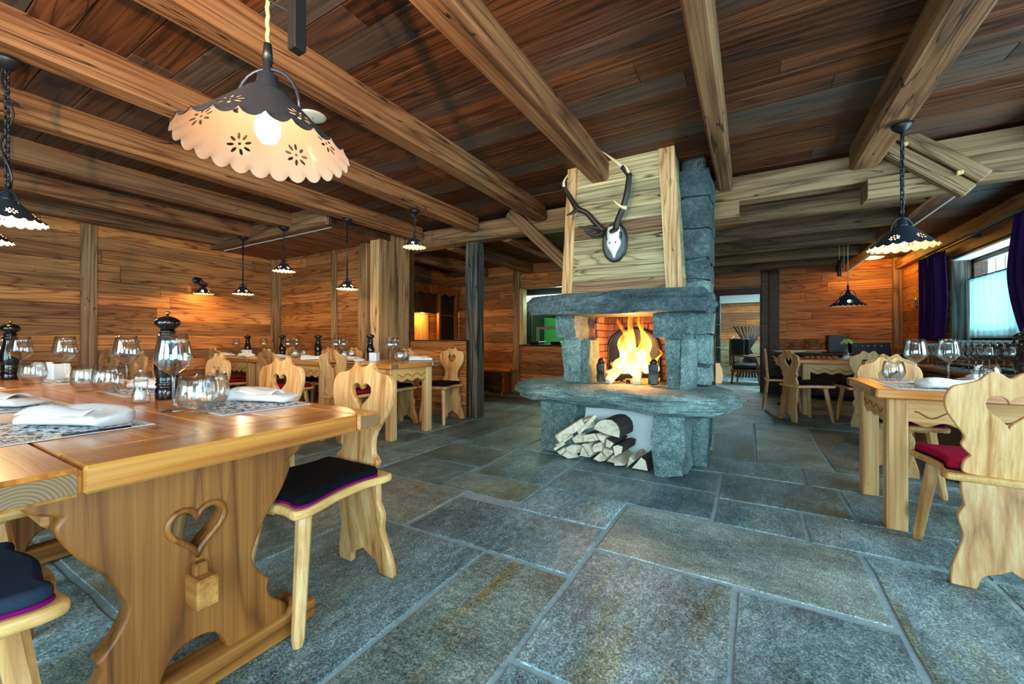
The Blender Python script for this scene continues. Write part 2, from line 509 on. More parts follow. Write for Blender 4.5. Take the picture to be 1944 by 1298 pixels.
M['lime'] = plain('lime_mortar', S(172, 196, 192), .85, noise_amt=.15, nscale=25, bump=.4)
M['plaster'] = plain('white_plaster', S(236, 244, 242), .85)
M['black'] = plain('black_iron', S(16, 18, 22), .42, spec=.5)
M['gun'] = plain('dark_enamel', S(34, 42, 54), .38, metal=.35, spec=.5)
M['steel'] = plain('brushed_steel', S(190, 200, 206), .28, metal=1.0)
M['brass'] = plain('brass', S(200, 160, 70), .25, metal=1.0)
M['mill'] = plain('black_lacquer', S(10, 12, 16), .16, spec=.6)
M['linen'] = plain('white_linen', S(236, 230, 228), .8, noise_amt=.05, nscale=60, bump=.15)
M['felt'] = plain('navy_felt', S(40, 50, 66), .95, spec=.1, noise_amt=.25, nscale=160)
M['felt_black'] = plain('black_felt', S(12, 13, 18), .95, spec=.1, noise_amt=.25, nscale=160)
M['magenta'] = plain('magenta_felt', S(120, 6, 92), .9, spec=.1)
M['red_felt'] = plain('crimson_felt', S(150, 8, 44), .92, spec=.1, noise_amt=.2, nscale=160)
M['ceramic'] = plain('white_ceramic', S(226, 238, 244), .35)
M['white_paint'] = plain('white_paint', S(214, 226, 226), .5)
M['purple'] = plain('purple_velvet', S(44, 16, 74), .85, spec=.2)
M['leather'] = plain('black_leather', S(12, 12, 13), .35)
M['bone'] = plain('bleached_bone', S(226, 240, 234), .5, noise_amt=.1, nscale=40)
M['antler'] = plain('antler_brown', S(32, 24, 20), .5, noise_amt=.4, nscale=50, bump=.4)
M['tip'] = plain('antler_tip', S(206, 190, 150), .4)
M['lamp_white'] = plain('shade_lining_enamel', S(240, 222, 196), .45)
M['cord'] = plain('twisted_cord', S(190, 170, 110), .7)
M['bark'] = plain('log_bark', S(74, 68, 60), .9, noise_amt=.6, nscale=30, bump=.8)
M['cut'] = wood('split_log_wood', S(186, 160, 120), S(236, 220, 190), S(250, 242, 224), 'Y', var=.12, rough=.7, lines=6, bump=.1)
M['brick'] = stone('fire_brick', S(70, 40, 30), S(140, 92, 72), S(190, 150, 128), rough=.8, var=.2, speck=.2)
M['green'] = plain('green_leaf', S(72, 120, 40), .6, noise_amt=.3)
M['basket'] = plain('wicker', S(150, 104, 60), .7, noise_amt=.4, nscale=90)
M['petal'] = plain('pale_green_petal', S(170, 200, 120), .6, noise_amt=.2)

def glass_mat(name, tint=(1, 1, 1, 1), rough=0.0):
    m, nt, out = mat_new(name)
    g = N(nt, 'BsdfGlass'); g.inputs['Color'].default_value = tint; g.inputs['Roughness'].default_value = rough; g.inputs['IOR'].default_value = 1.45
    L(nt, g.outputs[0], out.inputs[0])
    return m
def thin_glass(name, boost=1.0):
    """thin-walled glassware: clear in the middle, reflecting towards the edges"""
    m, nt, out = mat_new(name)
    t = N(nt, 'BsdfTransparent'); t.inputs[0].default_value = (.95, .975, .98, 1)
    g = N(nt, 'BsdfGlossy'); g.inputs['Roughness'].default_value = .015
    fr = N(nt, 'LayerWeight'); fr.inputs[0].default_value = .5
    mx = N(nt, 'MixShader'); L(nt, math_(nt, 'ADD', math_(nt, 'MULTIPLY', math_(nt, 'POWER', fr.outputs['Facing'], 2.2), .7 * boost), .09), mx.inputs[0]); L(nt, t.outputs[0], mx.inputs[1]); L(nt, g.outputs[0], mx.inputs[2])
    L(nt, mx.outputs[0], out.inputs[0])
    return m
M['glass'] = thin_glass('clear_glass', 1.3)
M['acrylic'] = glass_mat('acrylic', (.92, .97, 1, 1), .03)
def pane_mat():
    m, nt, out = mat_new('window_glass')
    t = N(nt, 'BsdfTransparent'); g = N(nt, 'BsdfGlossy'); g.inputs['Roughness'].default_value = .02
    mx = N(nt, 'MixShader'); mx.inputs[0].default_value = .06
    L(nt, t.outputs[0], mx.inputs[1]); L(nt, g.outputs[0], mx.inputs[2]); L(nt, mx.outputs[0], out.inputs[0])
    return m
M['pane'] = pane_mat()
def sheer_mat():
    m, nt, out = mat_new('sheer_curtain')
    t = N(nt, 'BsdfTranslucent'); t.inputs[0].default_value = (.62, .86, .88, 1)
    d = N(nt, 'BsdfDiffuse'); d.inputs[0].default_value = (.86, .95, .97, 1)
    tr = N(nt, 'BsdfTransparent')
    a = N(nt, 'MixShader'); a.inputs[0].default_value = .12
    L(nt, t.outputs[0], a.inputs[1]); L(nt, d.outputs[0], a.inputs[2])
    b = N(nt, 'MixShader'); b.inputs[0].default_value = .015
    L(nt, a.outputs[0], b.inputs[1]); L(nt, tr.outputs[0], b.inputs[2])
    L(nt, b.outputs[0], out.inputs[0])
    return m
M['sheer'] = sheer_mat()

def shade_mat(name, col, rough, metal, nfl=6):
    """lampshade sheet pierced with rosettes of eight petals (UV: u around, v down the slope)"""
    m, nt, out = mat_new(name)
    uv = N(nt, 'UVMap'); sx = N(nt, 'SeparateXYZ'); L(nt, uv.outputs[0], sx.inputs[0])
    un = math_(nt, 'SUBTRACT', math_(nt, 'FRACT', math_(nt, 'MULTIPLY', sx.outputs[0], float(nfl))), .5)
    x = math_(nt, 'MULTIPLY', un, 4.6 / nfl)           # in shade slant lengths
    y = math_(nt, 'SUBTRACT', sx.outputs[1], .60)
    r = math_(nt, 'SQRT', math_(nt, 'ADD', math_(nt, 'MULTIPLY', x, x), math_(nt, 'MULTIPLY', y, y)))
    th = math_(nt, 'ARCTAN2', y, x)
    seg = math_(nt, 'SUBTRACT', math_(nt, 'FRACT', math_(nt, 'MULTIPLY', math_(nt, 'ADD', th, 7.0), 8 / (2 * PI))), .5)
    tang = math_(nt, 'MULTIPLY', math_(nt, 'MULTIPLY', seg, 2 * PI / 8), r)
    e1 = math_(nt, 'DIVIDE', math_(nt, 'SUBTRACT', r, .115), .045)
    e2 = math_(nt, 'DIVIDE', tang, .020)
    pet = math_(nt, 'LESS_THAN', math_(nt, 'ADD', math_(nt, 'MULTIPLY', e1, e1), math_(nt, 'MULTIPLY', e2, e2)), 1.0)
    dot = math_(nt, 'LESS_THAN', r, .020)
    hole = math_(nt, 'MAXIMUM', pet, dot)
    bs = N(nt, 'BsdfPrincipled'); bs.inputs['Base Color'].default_value = col
    bs.inputs['Roughness'].default_value = rough; bs.inputs['Metallic'].default_value = metal
    t = N(nt, 'BsdfTransparent'); mx = N(nt, 'MixShader')
    L(nt, hole, mx.inputs[0]); L(nt, bs.outputs[0], mx.inputs[1]); L(nt, t.outputs[0], mx.inputs[2])
    L(nt, mx.outputs[0], out.inputs[0])
    return m
M['shade_out'] = shade_mat('shade_dark_enamel', S(40, 50, 62), .45, .3)
M['shade_in'] = shade_mat('shade_white_enamel', S(214, 174, 146), .5, 0.0)
M['bulb'] = emit('glowing_bulb', (1.0, .80, .52, 1), 30.0)
M['bulb_soft'] = emit('glowing_bulb_soft', (1.0, .80, .52, 1), 9.0)
M['bulb_dim'] = emit('glowing_bulb_dim', (1.0, .74, .42, 1), 12.0)
M['led'] = emit('led_strip', (.75, .95, 1.0, 1), .28)

def mat_print():
    """printed paper placemat: white margin, black border line, dense black paper-cut motif"""
    m, nt, out = mat_new('printed_placemat')
    uv = N(nt, 'UVMap'); sp = N(nt, 'SeparateXYZ'); L(nt, uv.outputs[0], sp.inputs[0])
    dx = math_(nt, 'SUBTRACT', .5, math_(nt, 'ABSOLUTE', math_(nt, 'SUBTRACT', sp.outputs[0], .5)))
    dy = math_(nt, 'SUBTRACT', .5, math_(nt, 'ABSOLUTE', math_(nt, 'SUBTRACT', sp.outputs[1], .5)))
    d = math_(nt, 'MINIMUM', math_(nt, 'MULTIPLY', dx, 1.4), dy)
    mp = N(nt, 'Mapping'); mp.inputs['Scale'].default_value = (1.4, 1, 1); L(nt, uv.outputs[0], mp.inputs['Vector'])
    nz = N(nt, 'TexNoise', Scale=16.0, Detail=3.0, Roughness=.6); L(nt, mp.outputs[0], nz.inputs['Vector'])
    vo = N(nt, 'TexVoronoi', Scale=22.0); L(nt, mp.outputs[0], vo.inputs['Vector'])
    motif = math_(nt, 'MAXIMUM', math_(nt, 'GREATER_THAN', nz.outputs['Fac'], .53), math_(nt, 'LESS_THAN', vo.outputs['Distance'], .22))
    lace = N(nt, 'TexVoronoi', Scale=60.0); L(nt, mp.outputs[0], lace.inputs['Vector'])
    lc = math_(nt, 'LESS_THAN', lace.outputs['Distance'], .42)
    inside = math_(nt, 'GREATER_THAN', d, .10)
    band = math_(nt, 'MULTIPLY', math_(nt, 'GREATER_THAN', d, .025), math_(nt, 'LESS_THAN', d, .085))
    line = math_(nt, 'MULTIPLY', math_(nt, 'GREATER_THAN', d, .085), math_(nt, 'LESS_THAN', d, .095))
    ink = math_(nt, 'MAXIMUM', math_(nt, 'MULTIPLY', inside, motif), math_(nt, 'MULTIPLY', band, lc))
    ink = math_(nt, 'MAXIMUM', ink, line)
    col = mixc(nt, ink, S(238, 240, 244), S(22, 26, 34))
    bs = N(nt, 'BsdfPrincipled'); L(nt, col, bs.inputs['Base Color']); bs.inputs['Roughness'].default_value = .6
    L(nt, bs.outputs[0], out.inputs[0])
    return m
M['placemat'] = mat_print()
def endgrain():
    """sawn end of a plank: growth rings round a pith below the board"""
    m, nt, out = mat_new('plank_end_grain')
    tc = N(nt, 'TexCoord'); mp = N(nt, 'Mapping'); mp.inputs['Location'].default_value = (0, .02, .035); L(nt, tc.outputs['Object'], mp.inputs['Vector'])
    sp = N(nt, 'SeparateXYZ'); L(nt, mp.outputs[0], sp.inputs[0])
    nz = N(nt, 'TexNoise', Scale=9.0, Detail=2.0); L(nt, tc.outputs['Object'], nz.inputs['Vector'])
    r = math_(nt, 'SQRT', math_(nt, 'ADD', math_(nt, 'MULTIPLY', sp.outputs[1], sp.outputs[1]), math_(nt, 'MULTIPLY', sp.outputs[2], sp.outputs[2])))
    r = math_(nt, 'ADD', r, math_(nt, 'MULTIPLY', nz.outputs['Fac'], .012))
    w = math_(nt, 'PINGPONG', math_(nt, 'MULTIPLY', r, 170.0), .5)
    rp = ramp(nt, [(0, S(106, 74, 46)), (.5, S(132, 96, 62)), (1.0, S(150, 114, 76))]); L(nt, math_(nt, 'MULTIPLY', w, 2.0), rp.inputs[0])
    bs = N(nt, 'BsdfPrincipled'); L(nt, rp.outputs[0], bs.inputs['Base Color']); bs.inputs['Roughness'].default_value = .55
    L(nt, bs.outputs[0], out.inputs[0])
    return m
M['endgrain'] = endgrain()
# ================================================================ floor: stone slabs laid in mortar
CEIL = 2.52
floor = struct(link('floor', mesh('floor', [(-7.2, -3.0, -.006), (2.6, -3.0, -.006), (2.6, 14.2, -.006), (-7.2, 14.2, -.006)], [(0, 1, 2, 3)]), M['mortar']))
def slab(x0, x1, y0, y1, warm=False):
    g = .012
    x0 += g; x1 -= g; y0 += g; y1 -= g
    if x1 - x0 < .05 or y1 - y0 < .05: return
    cx, cy = (x0 + x1) / 2, (y0 + y1) / 2
    pts = []
    def edge(ax, ay, bx, by):
        n = max(2, int(math.hypot(bx - ax, by - ay) / .16))
        for i in range(n):
            t = i / n
            pts.append((ax + (bx - ax) * t + R.uniform(-.005, .005) - cx, ay + (by - ay) * t + R.uniform(-.005, .005) - cy))
    edge(x0, y0, x1, y0); edge(x1, y0, x1, y1); edge(x1, y1, x0, y1); edge(x0, y1, x0, y0)
    n = len(pts)
    dz = R.uniform(-.002, 0)
    v = [(x * .992, y * .992, dz) for x, y in pts] + [(x, y, dz - .004) for x, y in pts] + [(x, y, -.02) for x, y in pts]
    f = [tuple(range(n))]
    for i in range(n):
        j = (i + 1) % n
        f.append((n + i, n + j, j, i)); f.append((2 * n + i, 2 * n + j, n + j, n + i))
    link('slab', mesh('slab', v, f), M['slab_warm' if warm else 'slab'], floor, (cx, cy, 0))
HAND = [
 (-.65, -.05, 1.095, 1.885), (-.05, .45, .55, 1.87), (-.65, .45, 1.885, 2.49, 1), (.45, .865, 1.0, 2.47), (.865, 1.6, 1.0, 2.47),
 (-1.08, -.65, .62, 1.61, 1), (-1.9, -1.08, .55, 1.61), (-1.61, -.65, 1.61, 2.10), (-1.21, -.65, 2.10, 2.51), (-.65, -.05, .55, 1.095),
 (-1.21, -.18, 2.51, 2.97), (-1.21, -.18, 2.97, 3.42), (-.18, .255, 2.49, 2.89), (.255, .865, 2.48, 2.87), (-.18, .51, 2.89, 3.45),
 (.51, 1.3, 2.87, 3.43), (.865, 1.6, 2.47, 2.87), (1.3, 2.2, 2.87, 3.43), (1.6, 2.2, 1.0, 2.87), (-.3, .335, 3.45, 3.87), (.335, 1.2, 3.44, 3.89), (1.2, 2.2, 3.43, 3.89),
 (.04, .55, 3.88, 5.72, 1), (-.6, .04, 3.88, 4.9), (-.6, .04, 4.9, 5.72), (.55, 1.3, 3.9, 5.70), (1.3, 2.2, 3.9, 5.7), (-.6, .25, 5.72, 6.25), (.25, .88, 5.72, 6.25), (.88, 2.2, 5.7, 6.25),
 (-1.82, -1.21, 2.52, 3.27), (-1.84, -1.21, 2.17, 2.52, 1), (-2.5, -1.61, 1.61, 2.17, 1), (-1.61, -1.21, 2.10, 2.17), (-1.82, -1.21, 3.27, 4.2), (-1.21, -.3, 3.42, 4.2), (-.6, -.3, 3.42, 3.88),
 (-2.5, -1.82, 2.63, 3.14, 1), (-2.42, -1.82, 3.14, 4.2), (-2.86, -2.5, 2.63, 3.3), (-3.0, -2.42, 3.3, 4.2), (-2.5, -1.84, 2.17, 2.63), (-3.3, -2.5, 1.9, 2.63), (-3.3, -2.5, 1.3, 1.9), (-2.5, -1.9, .9, 1.61),
]
for h in HAND: slab(*h[:4], warm=len(h) > 4)
def fill(x0, x1, y0, y1, mx=1.0, my=.62):
    w, h = x1 - x0, y1 - y0
    if h > my * 1.35:
        t = y0 + h * R.uniform(.4, .6); fill(x0, x1, y0, t, mx, my); fill(x0, x1, t, y1, mx, my)
    elif w > mx * 1.4:
        t = x0 + w * R.uniform(.35, .65); fill(x0, t, y0, y1, mx, my); fill(t, x1, y0, y1, mx, my)
    else: slab(x0, x1, y0, y1, R.random() < .25)
fill(-6.9, -3.3, .9, 2.63); fill(-6.9, -2.86, 2.63, 3.3); fill(-6.9, -3.0, 3.3, 4.2); fill(-3.3, -2.5, .9, 1.3); fill(-6.9, -1.9, -.6, .9); fill(-1.9, 2.2, -.6, .55)
fill(1.6, 2.2, .55, 1.0); fill(.45, 1.6, .55, 1.0)
fill(-5.6, -.6, 4.2, 6.75); fill(-.6, 2.2, 6.25, 9.1, 1.0, .55); fill(-1.6, 2.2, 9.1, 13.4, 1.2, .7)

# ================================================================ board-clad surfaces
def courses(z0, z1, lo=.13, hi=.21, rr=R):
    zs = [z0]
    while zs[-1] < z1 - hi * 1.3:
        zs.append(zs[-1] + rr.uniform(lo, hi))
    if z1 - zs[-1] > hi * 1.25: zs.append((zs[-1] + z1) / 2)
    zs.append(z1)
    return zs
def splits(a, b, lo, hi, rr=R):
    out = [a]; x = a + rr.uniform(.3, hi)
    while x < b - .4:
        out.append(x); x += rr.uniform(lo, hi)
    out.append(b)
    return out
def clad(parent, plane, c, rects, z0, z1, face, mat, lo=.13, hi=.21, name='board'):
    """boards of a wall. plane 'Y': wall at Y=c running along X; 'X': wall at X=c running along Y. face: -1/+1 room side."""
    zs = courses(z0, z1, lo, hi)
    for za, zb in zip(zs, zs[1:]):
        for (a, b, ra, rb) in rects:
            u, w = max(za, ra), min(zb, rb)
            if w - u < .02: continue
            sp = splits(a, b, 1.4, 3.2)
            for p, q in zip(sp, sp[1:]):
                d = R.uniform(.0, .004)
                lo_, hi_ = sorted((c + face * d, c - face * .022))
                if plane == 'Y': box(name, p + .0015, q - .0015, lo_, hi_, u + .0015, w - .0015, mat, parent, .003)
                else: box(name, lo_, hi_, p + .0015, q - .0015, u + .0015, w - .0015, mat, parent, .003)
def wall(name, plane, c, rects, z0, z1, face, mat, thick=.12, label=None, clad_on=True, **kw):
    """backing of a wall plus its boards"""
    bm = bmesh.new()
    for (a, b, ra, rb) in rects:
        s, e = sorted((c - face * .020, c - face * thick))
        if plane == 'Y': lo, hi = (a, s, ra), (b, e, rb)
        else: lo, hi = (s, a, ra), (e, b, rb)
        g = bmesh.ops.create_cube(bm, size=1.0)
        for v in g['verts']:
            v.co = Vector([lo[i] + (hi[i] - lo[i]) * (v.co[i] + .5) for i in range(3)])
    o = struct(link(name, from_bm(name, bm), M['dark_wood']), label)
    if clad_on: clad(o, plane, c, rects, z0, z1, face, mat, **kw)
    return o
XL = -6.76
YW = 3.85
wl = wall('wall_left', 'X', XL, [(-2.7, YW + .1, 0, CEIL)], 0, CEIL, 1, M['wally'])
wb = wall('wall_back', 'Y', YW, [(XL, -4.2, 0, CEIL)], 0, CEIL, -1, M['wallx'])
# window wall with its openings, and the wall behind the camera
def holes(a0, a1, wins):
    """rectangles of a wall a0..a1 left around its openings (a, b, z0, z1)"""
    out = []; p = a0
    for (a, b, z0, z1) in sorted(wins):
        out += [(p, a, 0, CEIL), (a, b, 0, z0), (a, b, z1, CEIL)]; p = b
    return out + [(p, a1, 0, CEIL)]
rr_ = holes(YB - .1, 9.2, [(a, b) + (WZB if i else WZ) for i, (a, b) in enumerate(WIN_R)])
wr = wall('wall_right', 'X', XW, rr_, 0, CEIL, -1, M['wally'], thick=.32)
rb_ = holes(XL - .1, XW + .3, [(a, b) + WZB for a, b in WIN_B])
wk = wall('wall_front', 'Y', YB, rb_, 0, CEIL, 1, M['wallx'], thick=.32)
# far rooms
wh = wall('wall_parapet', 'Y', 4.2, [(-4.12, -3.14, 0, .985)], 0, .985, -1, M['wallx'], thick=.14)
box('cap', -4.12, -3.14, 4.19, 4.35, .985, 1.0, M['dark_wood'], wh, .003)
wa = wall('wall_alcove', 'X', -5.5, [(4.0, 6.8, 0, 2.5)], 0, 2.5, 1, M['wally'])
wf = wall('wall_far', 'Y', 6.74, [(-5.5, -3.76, 0, 2.5), (-3.76, -1.0, 0, .885), (-3.76, -1.0, 1.96, 2.5)], 0, 2.5, -1, M['wallx'])
wall('wall_closing', 'Y', 4.3, [(-5.6, -4.1, 0, 2.5)], 0, 2.5, 1, M['wallx'], clad_on=False)
wc = wall('wall_passage', 'X', -1.02, [(4.25, 9.2, 0, 2.5)], 0, 2.5, 1, M['wally'])
wd = wall('wall_rear', 'Y', 9.1, [(-1.1, -.6, 0, 2.5), (-.6, .185, 1.885, 2.5), (.185, XW + .1, 0, 2.5)], 0, 2.5, -1, M['wallx'])

# ================================================================ ceilings
def ceiling(name, x0, x1, y0, y1, z, mat, axis='X', lo=.13, hi=.22, seg=(2.4, 4.2)):
    o = struct(link(name, mesh(name, [(x0, y0, z + .03), (x1, y0, z + .03), (x1, y1, z + .03), (x0, y1, z + .03)], [(3, 2, 1, 0)]), M['dark_wood']))
    cs = courses(y0, y1, lo, hi) if axis == 'X' else courses(x0, x1, lo, hi)
    for a, b in zip(cs, cs[1:]):
        sp = splits(x0, x1, *seg) if axis == 'X' else splits(y0, y1, *seg)
        for p, q in zip(sp, sp[1:]):
            d = R.uniform(0, .005)
            if axis == 'X': box('board', p + .001, q - .001, a + .0015, b - .0015, z - d, z + .022, mat, o, .003)
            else: box('board', a + .0015, b - .0015, p + .001, q - .001, z - d, z + .022, mat, o, .003)
    return o
ceil = ceiling('ceiling', XL - .1, XW + .3, YB - .1, 4.32, CEIL, M['ceil'])
ceil2 = ceiling('ceiling_alcove', -5.6, -1.0, 4.32, 6.9, 2.42, M['ceil'])
ceil3 = ceiling('ceiling_passage', -1.1, XW + .3, 4.32, 9.2, 2.36, M['ceil'])
# roof over everything so that only the windows let daylight in
box('roof_deck', XL - .4, XW + .6, YB - .5, 14.3, CEIL + .06, CEIL + .12, M['dark_wood'])
tag(bpy.data.objects['roof_deck'], kind='structure')

# ceiling beams (run towards the chimney), each hewn a little differently
def beam_me(L_, w, h, seed, b=.02, axis=1):
    """hewn beam along Y: cross-section with chamfers, edges wandering"""
    n = max(6, int(L_ / .35))
    v = []; f = []
    prof = [(-w / 2 + b, -h / 2), (w / 2 - b, -h / 2), (w / 2, -h / 2 + b), (w / 2, h / 2), (-w / 2, h / 2), (-w / 2, -h / 2 + b)]
    for i in range(n + 1):
        y = -L_ / 2 + L_ * i / n
        for k, (x, z) in enumerate(prof):
            q = noise.noise_vector(Vector((seed * 9.1 + k * 3.3, y * 1.1, seed))) * .009
            v.append((x + q.x, y, z + (q.z if k in (0, 1, 2, 5) else 0)))
    m = len(prof)
    for i in range(n):
        for k in range(m):
            j = (k + 1) % m
            f.append((i * m + k, i * m + j, (i + 1) * m + j, (i + 1) * m + k))
    f.append(tuple(range(m))); f.append(tuple(n * m + k for k in range(m))[::-1])
    f = [t[::-1] for t in f]
    if axis == 0: v = [(y, -x, z) for x, y, z in v]
    return mesh('ceiling_beam', v, f)
BZ = 2.35
def beam_y(x0, x1, y0, y1, z0, z1, label, mat=None, seed=1, name='ceiling_beam', group=None):
    me = beam_me(y1 - y0, x1 - x0, z1 - z0, seed)
    o = link(name, me, mat or M['beam'], None, ((x0 + x1) / 2, (y0 + y1) / 2, (z0 + z1) / 2))
    return tag(o, label, 'beam', group)
def beam_x(x0, x1, y0, y1, z0, z1, label, mat=None, seed=1, name='ceiling_beam', group=None):
    me = beam_me(x1 - x0, y1 - y0, z1 - z0, seed, axis=0)
    o = link(name, me, mat or M['beamx'], None, ((x0 + x1) / 2, (y0 + y1) / 2, (z0 + z1) / 2))
    return tag(o, label, 'beam', group)
BEAMS = [
 (.685, .865, YB, 4.16, 'hewn ceiling beam that carries the chain lamp near the window wall'),
 (-.25, -.135, YB, 4.17, 'narrow nail-pocked ceiling beam running to the stone chimney column'),
 (-1.185, -1.03, YB, 3.42, 'rounded ceiling beam that ends against the timber chimney hood'),
 (-2.135, -1.975, YB, 4.14, 'ceiling beam whose end meets the diagonal brace beside the chimney hood'),
 (-3.06, -2.91, YB, 4.16, 'ceiling beam holding the chain lamp canopy and the lamp beside the pillar'),
 (-3.98, -3.83, YB, 4.16, 'ceiling beam passing beside the end of the lowered ceiling box'),
 (-4.90, -4.74, YB, 2.90, 'dark ceiling beam meeting the lowered ceiling box nearest its corner'),
 (-5.82, -5.66, YB, 2.90, 'ceiling beam with a lamp canopy at its end on the lowered ceiling box'),
 (-6.62, -6.47, YB, 2.90, 'ceiling beam lying beside the boarded side wall with the wall lamp'),
 (1.62, 1.78, YB, 4.14, 'dark ceiling beam above the window wall with a light strip beside it'),
]
for i, (a, b, y0, y1, lb) in enumerate(BEAMS):
    beam_y(a, b, y0, y1, BZ, CEIL - .001, lb, seed=i + 1)
# main cross beam on the post, with its corbel and spliced lower timber
beam_x(-4.28, XW, 4.20, 4.40, 2.26, 2.475, 'long pale cross beam resting on the dark post beside the fireplace', seed=21, name='cross_beam')
beam_x(-.55, -.085, 4.225, 4.41, 2.125, 2.262, 'short corbel timber under the cross beam at the stone column', seed=22, name='corbel_timber')
beam_x(.80, 1.36, 4.17, 4.42, 2.115, 2.262, 'thick spliced timber under the cross beam below the pegged brace', seed=23, name='spliced_timber')
beam_x(1.36, XW, 4.24, 4.38, 2.15, 2.262, 'slim timber under the cross beam running to the window wall', seed=24, name='spliced_timber')
# braces
br = bar('roof_brace', (-2.44, 4.14, 2.50), (-1.66, 4.14, 1.76), .11, .13, M['beamx'], b=.012)
tag(br, 'diagonal wooden brace dropping from the cross beam behind the chimney hood', 'brace')
br2 = empty('pegged_brace', (1.12, 4.13, 2.27)); tag(br2, 'pegged double diagonal brace against the cross beam above the spliced timber', 'brace')
me, lc, ro = bar_me((.86, 4.13, 2.50), (1.34, 4.13, 2.05), .075, .10, .01)
for k, dz in enumerate((0, .115)):
    o = link('timber', me, M['beamx'], br2, Vector((lc.x + dz * .68, lc.y, lc.z + dz * .74)) - br2.location, ro)
for t in (.2, .8):
    p = Vector((.86 + .48 * t + .035, 4.072, 2.50 - .45 * t + .04))
    box('peg', p.x - .016, p.x + .016, p.y - .01, p.y + .02, p.z - .012, p.z + .012, M['pine'], br2, .002)
    bpy.data.objects[-1] if False else None
for ch in br2.children:
    if ch.name.startswith('peg'): ch.location = Vector(ch.location) - br2.location
# beams beyond the cross beam
for i, y in enumerate((4.78, 5.55, 6.42, 7.28, 8.1)):
    beam_x(-1.0, 1.34, y, y + .13, 2.19, 2.36, '%s ceiling beam of the passage counted from the cross beam' % ('first', 'second', 'third', 'fourth', 'fifth')[i], M['beamx_dark'], seed=30 + i)
for i, x in enumerate((-4.62, -3.62, -2.72, -1.8)):
    beam_y(x, x + .14, 4.40, 6.74, 2.24, 2.42, '%s ceiling beam of the alcove counted from the corner pillar' % ('first', 'second', 'third', 'fourth')[i], seed=40 + i)
# lowered ceiling box on the back wall side
lb = empty('soffit_box', (-5.4, 3.4, 2.31)); tag(lb, 'lowered boarded ceiling box along the back wall with a light strip', 'soffit')
def child(o, p):
    o.parent = p; o.location = Vector(o.location) - p.location
    return o
child(box('front_board', XL + .03, -4.10, 2.88, 2.93, 2.30, CEIL, M['beamx'], b=.004), lb)
child(box('end_board', -4.13, -4.09, 2.935, 3.83, 2.30, CEIL, M['dark_wood'], b=.004), lb)
xx = XL + .03
while xx < -4.15:
    x2 = min(xx + R.uniform(.15, .22), -4.14)
    child(box('soffit_board', xx + .002, x2 - .002, 2.94, 3.84, 2.31, 2.33, M['beam'], b=.003), lb); xx = x2
child(box('light_strip', XL + .1, -4.2, 3.02, 3.030, 2.302, 2.31, M['led'], b=.002), lb)
# long soffit beam towards the far corner, with a strip
sb = empty('soffit_beam', (1.38, 6.8, 2.2)); tag(sb, 'long boxed soffit beam with a light strip running to the rear wall', 'soffit')
child(box('beam_box', 1.30, 1.47, 4.42, 9.09, 2.19, 2.36, M['beam'], b=.008), sb)
child(box('light_strip', 1.475, 1.495, 4.5, 9.05, 2.20, 2.215, M['led'], b=.002), sb)
ls = box('light_strip', 1.79, 1.805, 1.5, 4.1, 2.40, 2.415, M['led']); tag(ls, 'thin light strip beside the dark beam above the window wall', 'light strip')

# ================================================================ posts and trims
po = empty('timber_post', (-3.11, 4.36, 0)); tag(po, 'dark cracked square post under the cross beam', 'post')
def crack_post(w, d, h):
    n = 14; v = []; f = []
    prof = [(-w/2, -d/2), (-.012, -d/2), (-.004, -d/2 + .035), (.006, -d/2), (w/2 - .01, -d/2), (w/2, -d/2 + .012), (w/2, d/2), (-w/2, d/2)]
    for i in range(n + 1):
        z = h * i / n
        for k, (x, y) in enumerate(prof):
            q = noise.noise_vector(Vector((k * 2.1, z * 1.4, 4))) * .012
            if k in (1, 2, 3): q.x += .02 * math.sin(z * 2.1)
            v.append((x + q.x, y + (q.y if k != 2 else 0) * .5, z))
    m = len(prof)
    for i in range(n):
        for k in range(m):
            j = (k + 1) % m
            f.append((i * m + k, i * m + j, (i + 1) * m + j, (i + 1) * m + k))
    f.append(tuple(range(m))[::-1]); f.append(tuple(n * m + k for k in range(m)))
    return mesh('shaft', v, f)
link('shaft', crack_post(.17, .17, 2.26), M['oldpost'], po)
def trim(n, x0, x1, y0, y1, z0, z1, mat, b=.006):
    return struct(box('trim_%d' % n, x0, x1, y0, y1, z0, z1, mat, None, b))
trim(1, XL, XL + .035, 1.56, 1.70, 0, CEIL, M['beamz'])
trim(2, XL, XL + .05, 3.75, 3.83, 0, 2.31, M['beamz']); trim(3, XL + .06, XL + .14, YW - .04, YW, 0, 2.31, M['beamz'])
trim(4, -5.30, -5.20, YW - .04, YW, 0, 2.31, M['beamz'])
trim(5, -4.70, -4.58, YW - .05, YW, 0, 2.31, M['beamz']); trim(6, -4.58, -4.44, YW - .12, YW, 0, 2.31, M['beamz'], .01)
pil = empty('corner_pillar', (-4.2, 3.95, 0)); tag(pil, 'boarded corner pillar where the cross beam ends above the table row', 'pillar')
for i, (a, b) in enumerate(((3.66, 3.83), (3.83, 4.0), (4.0, 4.195))):
    child(box('side_board', -4.13, -4.10, a + .002, b - .002, 0, 2.515, M['beamz'], b=.004), pil)
child(box('front_board', -4.21, -4.132, 3.66, 3.70, 0, 2.30, M['hoodz'], b=.004), pil)
child(box('front_board', -4.29, -4.214, 3.66, 3.70, 0, 2.30, M['hoodz'], b=.004), pil)
child(box('core', -4.29, -4.132, 3.702, 3.845, 0, 2.30, M['dark_wood'], b=.002), pil)
trim(7, -3.90, -3.76, 6.70, 6.74, 0, 2.42, M['beamz']); trim(8, -3.755, -3.68, 6.70, 6.86, .9, 1.96, M['pine'])
